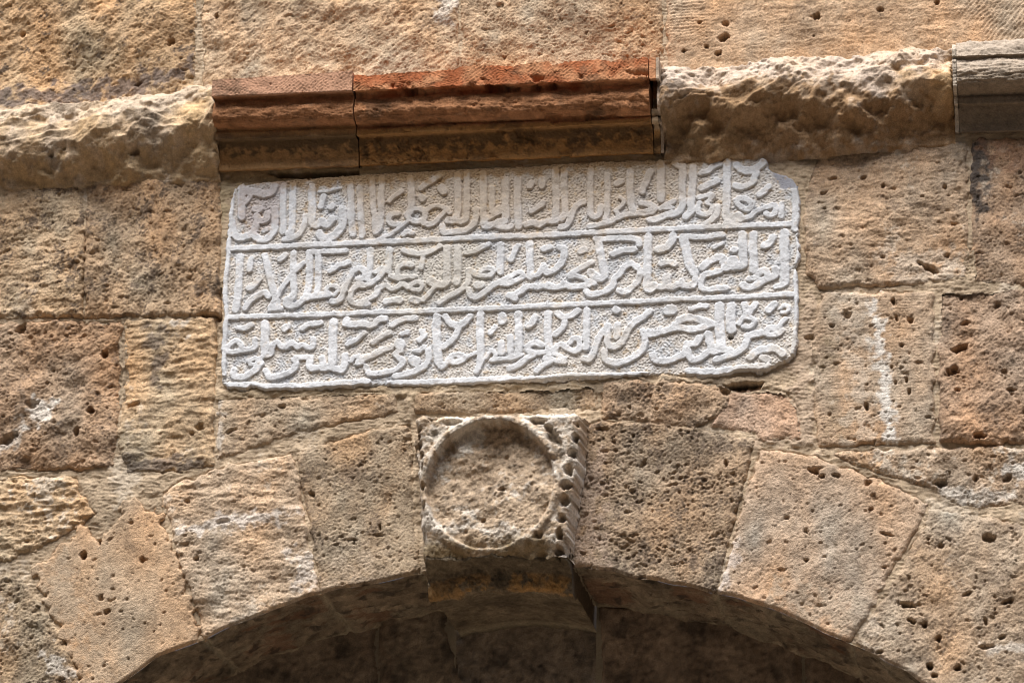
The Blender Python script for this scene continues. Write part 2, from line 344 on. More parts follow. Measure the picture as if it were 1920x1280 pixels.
V([(305,922),(350,900),(430,874),(545,850),(556,880),(566,950),(582,1040),(598,1120),(560,1180),(400,1260),(384,1200),(362,1120),(340,1060),(322,990)], (.52,.42,.31), h0=.003, med=.0026, fine=.0016, hor=.002, pore=.0028, pore_t=1.2, white=.5, white_t=.9, seed=21, dark=.2, dark_t=1.3,
  patches=[([(330,1000),(420,968),(540,955),(562,962),(470,985),(360,1000)], (.72,.66,.60), .7, .008), ([(545,1030),(580,1040),(592,1100),(560,1110)], (.72,.66,.60), .6, .012)])
V([(556,858),(620,828),(700,804),(768,797),(774,900),(780,990),(786,1090),(786,1180),(620,1180),(606,1120),(592,1050),(576,960)], (.36,.285,.195), h0=.002, med=.0022, fine=.0018, pore=.0035, pore_t=1.0, dark=.5, dark_t=.6, seed=22,
  patches=[([(715,810),(775,798),(785,1080),(740,1080),(735,940)], (.44,.35,.25), .6, .02), ([(620,1050),(700,1040),(700,1100),(610,1110)], (.46,.37,.28), .5, .03)])
V([(1080,800),(1120,790),(1200,790),(1300,803),(1414,824),(1404,870),(1380,960),(1355,1060),(1340,1115),(1320,1180),(1075,1180),(1072,1075),(1078,930)], (.34,.265,.185), h0=.002, med=.003, fine=.0022, pore=.0045, pore_t=.7, dark=.65, dark_t=.35, seed=23,
  patches=[([(1080,860),(1125,850),(1135,1080),(1072,1080)], (.46,.35,.27), .7, .02)])
V([(1428,842),(1500,852),(1560,870),(1660,905),(1738,945),(1720,985),(1670,1070),(1640,1130),(1597,1195),(1540,1280),(1330,1180),(1350,1108),(1380,1000),(1410,890)], (.50,.39,.29), h0=.003, large=.002, med=.0016, fine=.0011, pore=.0034, pore_t=1.2, seed=24, dark=.3, dark_t=1.0, diag=.0008,
  patches=[([(1360,1020),(1388,1020),(1370,1090),(1350,1100)], (.62,.55,.50), .6, .008), ([(1440,1100),(1640,1120),(1590,1190),(1450,1130)], (.42,.35,.27), .6, .02)])
V([(1748,952),(1800,962),(1880,975),(1960,1000),(2100,1060),(2100,1560),(1830,1560),(1720,1400),(1604,1200),(1650,1130),(1690,1060)], (.42,.34,.25), h0=.002, large=.003, med=.003, fine=.0016, pore=.004, pore_t=1.2, seed=25, dark=.4, dark_t=.8, white=.4, diag=.0014,
  patches=[([(1850,1210),(1890,1212),(1960,1190),(1960,1225),(1850,1225)], limew, .5, .006)])

# ------------------------------------------------------------------ mortar bed (joints, smears)
def mortar():
    cover = np.full((NJ, NI), -1.0, np.float32)
    for js, isl, sd, st in SDFS:
        if st > 1:
            jj = np.arange(js.start, min(js.stop, NJ)); ii = np.arange(isl.start, min(isl.stop, NI))
            sdr = sd[np.minimum((jj-js.start)//st, sd.shape[0]-1)][:, np.minimum((ii-isl.start)//st, sd.shape[1]-1)]
            v = cover[jj[0]:jj[-1]+1, ii[0]:ii[-1]+1]; np.maximum(v, sdr, out=v)
        else:
            v = cover[js, isl]; np.maximum(v, sd, out=v)
    X, Z = np.meshgrid(XS, ZS)
    ra = arch_r(X, Z)
    slab = poly_sdf(pts([(440,360),(1440,310),(1480,350),(1480,660),(1300,690),(430,712)]), X, Z)
    key = poly_sdf(pts([(800,790),(1080,785),(1060,1060),(800,1060)], -.05), X, Z)
    keep = (cover < .006) & (slab < .004) & (key < .006) & (ra > -DX*1.5)
    h = -.0040+NLARGE*.0010+NMED*.0008+NSCR*.00055+NFINE*.0005+NEDGE*.0006
    # smears standing nearly flush or proud of the stones
    for pp, lift in [([(1480,560),(1525,560),(1530,840),(1430,830),(1480,790),(1490,720)], .003), ([(140,900),(300,890),(300,925),(230,945),(200,1000),(150,975)], .003),
                     ([(400,330),(440,330),(425,700),(410,700)], .002), ([(750,735),(785,735),(780,1080),(765,800)], .003), ([(405,728),(1460,700),(1480,745),(1370,730),(750,745),(405,750)], .004),
                     ([(1410,830),(1430,840),(1350,1110),(1338,1110)], .003), ([(1500,840),(1740,838),(1740,900),(1560,868)], .003)]:
        h = h+lift*ss(-.004, .010, poly_sdf(pts(pp), X, Z)+NEDGE*.004)
    # joint crack along the stones where mortar has shrunk
    h = h-.0032*ss(-.2, .8, NC3)*ss(.0035, .001, np.abs(cover+.001))
    # open holes in the joints
    for pp, d in [([(407,540),(414,540),(414,600),(407,604)], .03), ([(375,588),(412,588),(412,598),(380,596)], .02), ([(500,322),(672,318),(672,327),(600,334),(520,330)], .05),
                  ([(1355,722),(1432,716),(1425,728),(1390,735)], .04)]:
        h = h-d*ss(-.002, .003, poly_sdf(pts(pp), X, Z)+NEDGE*.001)
    js = slice(0, NJ); h = h-holes_field(X, Z, js, slice(0, NI))
    col = np.ones(X.shape+(3,), np.float32)*np.array((.495, .385, .268), np.float32)
    col *= (1+NC1*.09+NC2*.06)[..., None]
    k = .4*ss(.9, 2., NC3+NC2*.4); col = lerp(col, np.array((.24, .18, .12), np.float32), k[..., None])
    k = .4*ss(.8, 2., -NC3+NC2*.4); col = lerp(col, np.array((.62, .56, .47), np.float32), k[..., None])
    for pp, pc, st, soft in [([(1490,560),(1530,560),(1530,840),(1400,830),(1480,760)], (.50,.38,.28), .7, .02), ([(405,325),(442,328),(428,400),(410,430)], (.36,.29,.17), .6, .01),
                             ([(400,728),(1130,705),(1130,735),(400,752)], (.40,.31,.20), .5, .01), ([(1090,715),(1360,712),(1360,735),(1100,735)], (.16,.13,.10), .6, .008),
                             ([(420,318),(1440,280),(1440,300),(700,328),(430,345)], (.34,.24,.12), .7, .008)]:
        kk = st*ss(-soft, soft, poly_sdf(pts(pp), X, Z)+NEDGE*soft*.6); col = lerp(col, np.array(pc, np.float32), kk[..., None])
    V3 = np.stack([X, -h, Z], -1)
    m = ra < 0; dx, dz = X-ACX, Z-ACZ; r = np.hypot(dx, dz)+1e-9; f = np.where(m, (r-ra)/r, 1)
    V3[..., 0] = ACX+dx*f; V3[..., 2] = ACZ+dz*f; V3[..., 1] = np.where(m, .006, V3[..., 1]+.004*(1-ss(0, .006, ra)))
    o = grid('mortar', V3, cells(keep), M_MORTAR, WALL, col); o['label'] = 'sandy lime mortar smeared in the joints'
mortar()

def core():
    X, Z = np.meshgrid(XS[::8], ZS[::8]); ra = np.hypot(X-ACX, Z-ACZ)-AR
    col = np.ones(X.shape+(3,), np.float32)*np.array((.30,.23,.15), np.float32)
    o = grid('rubble_core', np.stack([X, np.full(X.shape, .06), Z], -1), cells(ra > .02), M_MORTAR, WALL, col); o['label'] = 'rubble and mortar core behind the facing blocks'
core()

# ------------------------------------------------------------------ string course: broken blocks and surviving mouldings
CORN = thing('string_course', 'projecting moulded string course above the inscription, its middle moulding rust red, blocks beside it broken', 'cornice', (0, 0, 4.4))
def broken(poly, prof, base, seed, lump, label, patches=(), tj=.10, joints=()):
    P = pts(poly, -.05)
    js, isl = win(P, .02); X, Z = np.meshgrid(XS[isl], ZS[js])
    def g(F, s=0): return np.roll(F, (seed*97+s*31, seed*211+s*57), (0, 1))[js, isl]
    n = len(poly)//2
    top = P[:n]; bot = P[n:][::-1]
    zt = np.interp(X, top[:, 0], top[:, 1])+g(NEDGE)*.0018; zb = np.interp(X, bot[:, 0], bot[:, 1])
    t = (zt-Z)/(zt-zb)
    tt = t+g(NLARGE)*tj*.5+g(NMED, 1)*tj*.28
    tt = np.where(t < .12, np.minimum(tt, t+.05), tt)
    ts = [p[0] for p in prof]; hs = [p[1] for p in prof]
    h = np.interp(tt, ts, hs)*(1+.0*X)
    fade = ss(1.0, .75, t)
    h = h+(g(NLARGE, 2)*.005+g(NLUMP)*lump*1.3+g(NMED)*lump*.18+g(NDIAG, 3)*lump*.09+g(NHOR, 2)*lump*.09)*(.3+.7*fade)*(.45+.55*ss(.0, .2, t))+g(NFINE)*.0005
    h = h-.002*ss(1.9, 2.5, g(NPORE))
    ph = (Z*.92-X*.38)/.034+g(NLUMP, 1)*.55+g(NLARGE, 1)*.6; fr = ph-np.floor(ph)
    h = h+(np.minimum(fr*1.25, (1-fr)*5)-.5)*.0050*fade*ss(.0, .15, t)*ss(.75, .4, t)
    h = h-holes_field(X, Z, js, isl)
    x0, x1 = P[:, 0].min(), P[:, 0].max()
    h = np.maximum(h, .002)
    inx = (X > x0+.001) & (X < x1-.001)
    h = h-.012*(1-ss(0, .008, np.minimum(X-x0, x1-X)+g(NEDGE)*.003))*(h > .01)
    h = lerp(h, -.02, ss(.0, -.02, t)); h = h-.010*ss(.985, 1.04, t)
    keep = (t > -.03) & (t < 1.05) & inx
    col = np.ones(X.shape+(3,), np.float32)*np.array(base, np.float32)
    col *= (1+g(NC1)*.10+g(NC2)*.08)[..., None]
    col[..., 0] *= 1+.04*g(NC3); col[..., 2] *= 1-.08*g(NC3)
    for pp, pc, st, soft in patches:
        k = st*ss(-soft, soft, poly_sdf(pts(pp, -.04), X, Z)+g(NEDGE)*soft*.8+g(NC2)*soft*.5); col = lerp(col, np.array(pc, np.float32), k[..., None])
    o = grid('broken_block', np.stack([X, -h, Z], -1), cells(keep), M_STONE, CORN, col); o['label'] = label
broken([(-150,210),(0,190),(120,183),(240,176),(310,168),(360,152),(402,150), (404,322),(340,325),(240,328),(120,332),(60,336),(0,340),(-150,350)],
       [(-.2,.02),(0,.022),(.12,.045),(.3,.066),(.5,.066),(.72,.046),(.86,.024),(.95,.010),(1.0,.004)], (.50,.375,.25), 41, .0042, 'pale broken block left of the mouldings', tj=.12,
       patches=[([(-150,200),(400,140),(400,175),(250,225),(-150,235)], (.54,.445,.35), .6, .012), ([(150,300),(400,255),(404,330),(-150,345),(-150,320)], (.45,.31,.16), .6, .014)])
broken([(1240,112),(1300,120),(1370,112),(1420,103),(1470,98),(1530,100),(1580,98),(1640,90),(1720,82),(1786,80), (1788,254),(1720,258),(1640,264),(1580,268),(1530,272),(1470,276),(1420,279),(1370,282),(1300,286),(1242,290)],
       [(-.2,.02),(0,.022),(.15,.05),(.32,.080),(.46,.084),(.58,.070),(.70,.042),(.84,.020),(.94,.010),(1.0,.004)], (.48,.355,.245), 42, .0046, 'broken block with a bright chipped crest', tj=.13,
       patches=[([(1240,105),(1786,70),(1786,120),(1600,180),(1420,160),(1240,180)], (.58,.48,.395), .6, .014), ([(1240,190),(1400,170),(1786,200),(1788,260),(1240,292)], (.31,.19,.095), .85, .018),  # pale crest; shadow of the lower slope painted in as dark brown
                ([(1240,230),(1380,240),(1300,280),(1240,285)], (.2,.14,.08), .5, .012)])

def moulding(x0, x1, left, right, base, seed, label, colf=None, dispf=None, name='moulding_block', topf=None):
    """left/right: [(py, out)] profile rows seen at px columns x0 and x1"""
    L = np.array([(at(x0, y, -o)+(o,)) for y, o in left]); R = np.array([(at(x1, y, -o)+(o,)) for y, o in right])
    xl, xr = at(x0, left[len(left)//2][0], -.06)[0], at(x1, right[len(right)//2][0], -.06)[0]
    prof = (L[:, 1:]+R[:, 1:])/2
    seg = np.hypot(*np.diff(prof, axis=0).T); s = np.r_[0, np.cumsum(seg)]
    S = []
    for a, b in zip(s[:-1], s[1:]):
        n = max(1, int((b-a)/.0019)); S += list(a+(b-a)*np.arange(n)/n)
    S.append(s[-1]); S = np.array(S)
    # soften arrises a little
    def samp(c): return np.interp(S, s, c)
    ZL, ZR = samp(L[:, 1]), samp(R[:, 1]); OL, OR = samp(L[:, 2]), samp(R[:, 2])
    ker = np.array([1, 2, 1])/4.
    for A_ in (ZL, ZR, OL, OR): A_[1:-1] = np.convolve(A_, ker, 'valid')
    xs = np.linspace(xl, xr, int((xr-xl)/.0021)+2); u = (xs-xl)/(xr-xl)
    Zg = ZL[:, None]*(1-u)+ZR[:, None]*u; Og = OL[:, None]*(1-u)+OR[:, None]*u
    dz = np.gradient(Zg, axis=0); do = np.gradient(Og, axis=0); nl = np.hypot(dz, do)+1e-9
    nz, no = do/nl, -dz/nl                       # outward normal in (z, out); profile runs downwards
    nj, ni = Zg.shape; j0, i0 = (seed*53) % 500, (seed*131) % 800
    def g(F, s_=0): return F[j0+s_*60:j0+s_*60+nj, i0+s_*40:i0+s_*40+ni]
    Sg = S[:, None]/s[-1]*np.ones(ni); yy = np.interp(S, s, [p[0] for p in left])[:, None]*np.ones(ni)
    d = g(NLARGE)*.0006+g(NMED)*.0006+g(NFINE)*.0005-.0022*ss(1.9, 2.5, g(NPORE))
    if dispf: d = d+dispf(xs[None, :]*np.ones((nj, 1)), S[:, None]*np.ones(ni), yy, g)
    Zg = Zg+nz*d; Og = Og+no*d
    if topf: Zg = Zg-topf(xs[None, :], yy, g)
    Vv = np.stack([np.broadcast_to(xs, Zg.shape), -Og, Zg], -1)
    col = np.ones(Zg.shape+(3,), np.float32)*np.array(base, np.float32); col *= (1+g(NC1)*.12+g(NC2)*.10)[..., None]
    if colf: col = colf(xs[None, :]*np.ones((nj, 1)), yy, g, col)
    o = grid(name, Vv, np.ones((nj-1, ni-1), bool), M_MOULD, CORN, col, flip=True); o['label'] = label
    # closed ends and top
    Vb = Vv.copy(); Vb[..., 1] = .02
    for k in (0, -1):
        a = np.stack([Vv[:, k], Vb[:, k]], 1)
        grid('block_end', a, np.ones((nj-1, 1), bool), M_MOULD, o, np.stack([col[:, k]]*2, 1)*.9)
    a = np.stack([Vv[0], Vb[0]], 0); grid('block_top', a, np.ones((1, ni-1), bool), M_MOULD, o, np.stack([col[0]]*2, 0))
    return o
PL = [(150,.105),(181,.105),(184,.092),(187,.080),(190,.078),(198,.085),(208,.089),(220,.087),(231,.079),(239,.066),(243,.054),(247,.050),(249,.056),(262,.056),(264,.052),(266,.034),(285,.022),(300,.017),(321,.016),(323,-.01)]
PM = [(133,.105),(170,.105),(173,.092),(176,.080),(180,.078),(188,.085),(198,.089),(210,.087),(222,.079),(231,.066),(236,.054),(239,.050),(241,.056),(254,.056),(256,.052),(258,.034),(280,.022),(295,.017),(311,.016),(314,-.01)]
PR = [(108,.105),(148,.105),(151,.092),(154,.080),(158,.078),(167,.085),(178,.089),(191,.087),(204,.079),(213,.066),(217,.054),(219,.050),(220,.056),(229,.056),(231,.052),(233,.034),(252,.022),(268,.017),(287,.016),(290,-.01)]
def fascia_tool(xs, S, yy, g):
    f = ss(184, 176, yy)
    ph = (xs*.95+S*1.05)/.0088*6.283+g(NMED)*.9
    tor = ss(187, 192, yy)*ss(238, 228, yy)
    ph2 = S/.0052*6.283+g(NMED)*1.6+xs*25
    return np.sin(ph)*.0009*f*np.clip(.45+g(NCLUMP)*.6, 0, 1)+(np.sin(ph2)*.0005+g(NHOR)*.0011)*tor
def col_left(xs, yy, g, c):
    c = lerp(c, np.array((.50,.29,.19), np.float32), (ss(186, 182, yy)*.9)[..., None])
    c = lerp(c, np.array((.44,.27,.12), np.float32), (ss(240, 248, yy)*.7)[..., None])
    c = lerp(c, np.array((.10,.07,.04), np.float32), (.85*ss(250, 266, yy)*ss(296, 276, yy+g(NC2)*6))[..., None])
    return lerp(c, np.array((.13,.09,.06), np.float32), (.5*ss(.6, 1.8, g(NC1)+g(NC2)*.5))[..., None])
def chips(xs, yy, g):
    e = np.exp(-((xs-at(700, 130, -.1)[0])/.03)**2)*.004+ss(at(868, 130, -.1)[0], at(850, 130, -.1)[0], xs)*.008
    lump = np.clip(g(NMED)-.6, 0, 2)*.006+np.clip(g(NLARGE)-.3, 0, 2)*.004
    return (e+lump)*ss(172, 140, yy)+g(NEDGE)*.0010*ss(182, 165, yy)
def disp_red(xs, S, yy, g):
    ch = ss(.35, 1.3, g(NMED, 1)*.6+g(NLUMP)*.7)*ss(150, 168, yy)*ss(186, 178, yy)*.018+ss(1.2, 1.7, g(NMED, 2))*ss(180, 190, yy)*.004+ss(.6, 1.8, g(NLUMP, 2))*.003*ss(205, 215, yy)
    ck = ss(.10, .02, np.abs(g(NC1, 2)-.2))*ss(262, 268, yy)*ss(at(860, 250)[0], at(800, 250)[0], xs)*.004
    return fascia_tool(xs, S, yy, g)-ch-ck
def col_red(xs, yy, g, c):
    red = np.array((.37,.115,.045), np.float32); tanr = np.array((.56,.29,.15), np.float32)
    k = .5+.5*np.tanh(g(NC1)*1.1+(xs-at(1000, 150)[0])*2.2)
    f = lerp(red, tanr, np.clip(k, 0, 1)[..., None]*.85)*(1+g(NC2)*.10)[..., None]
    c = lerp(c, f, (ss(188, 183, yy)*.95)[..., None])
    c = lerp(c, np.array((.46,.25,.09), np.float32), (ss(240, 248, yy)*.8)[..., None])
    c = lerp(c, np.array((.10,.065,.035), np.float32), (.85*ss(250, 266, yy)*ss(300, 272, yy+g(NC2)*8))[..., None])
    return lerp(c, np.array((.10,.065,.04), np.float32), (.5*ss(.7, 1.9, g(NC1, 1)+g(NC2, 1)*.5))[..., None])
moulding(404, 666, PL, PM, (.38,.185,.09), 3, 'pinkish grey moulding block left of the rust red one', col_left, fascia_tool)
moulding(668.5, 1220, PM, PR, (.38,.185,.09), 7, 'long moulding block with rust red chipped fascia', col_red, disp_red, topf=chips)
PE = [(y, (o if y < 150 else min(o, .052) if y < 200 else o)) for y, o in PR]
PE2 = [(108,.105),(148,.105),(150,.095),(151,.045),(175,.040),(203,.040),(205,.062),(214,.062),(217,.054),(219,.050),(220,.056),(229,.056),(231,.052),(233,.034),(252,.022),(268,.017),(287,.016),(290,-.01)]
moulding(1222, 1234, PE2, PE2, (.34,.25,.16), 5, 'narrow end piece with a dark slot', col_red, None)
moulding(1234.8, 1240, PR, PR, (.46,.36,.27), 6, 'thin mortar edge closing the moulding', None, None)
PXl = [(80,.070),(92,.085),(106,.092),(109,.08),(112,.083),(122,.093),(132,.098),(150,.095),(162,.086),(172,.072),(178,.054),(181,.05),(184,.054),(196,.052),(199,.034),(215,.024),(232,.018),(249,.016),(252,-.01)]
PXr = [(68,.070),(82,.085),(94,.092),(97,.08),(100,.083),(110,.093),(120,.098),(138,.095),(150,.086),(161,.072),(168,.054),(171,.05),(174,.054),(188,.052),(191,.034),(206,.024),(222,.018),(240,.016),(243,-.01)]
def col_r(xs, yy, g, c):
    c = lerp(c, np.array((.42,.35,.28), np.float32), (ss(150, 110, yy+g(NC2)*6)*.7)[..., None])
    return lerp(c, np.array((.15,.12,.09), np.float32), (.65*ss(140, 190, yy+g(NC1)*12))[..., None])
def disp_r(xs, S, yy, g):
    return g(NMED)*.0022*ss(112, 95, yy)+(np.sin(S/.0075*6.283+g(NMED)*1.2+xs*20)*.0009+g(NHOR)*.001)*ss(108, 114, yy)*ss(165, 155, yy)
moulding(1796, 2110, PXl, PXr, (.36,.29,.22), 9, 'grey lichened moulding block at the far right', col_r, disp_r)
moulding(1788, 1795, [(y, min(o, .088)) for y, o in PXl], [(y, min(o, .088)) for y, o in PXl], (.50,.43,.35), 4, 'thin upright chip of stone beside the right moulding', None, disp_r)

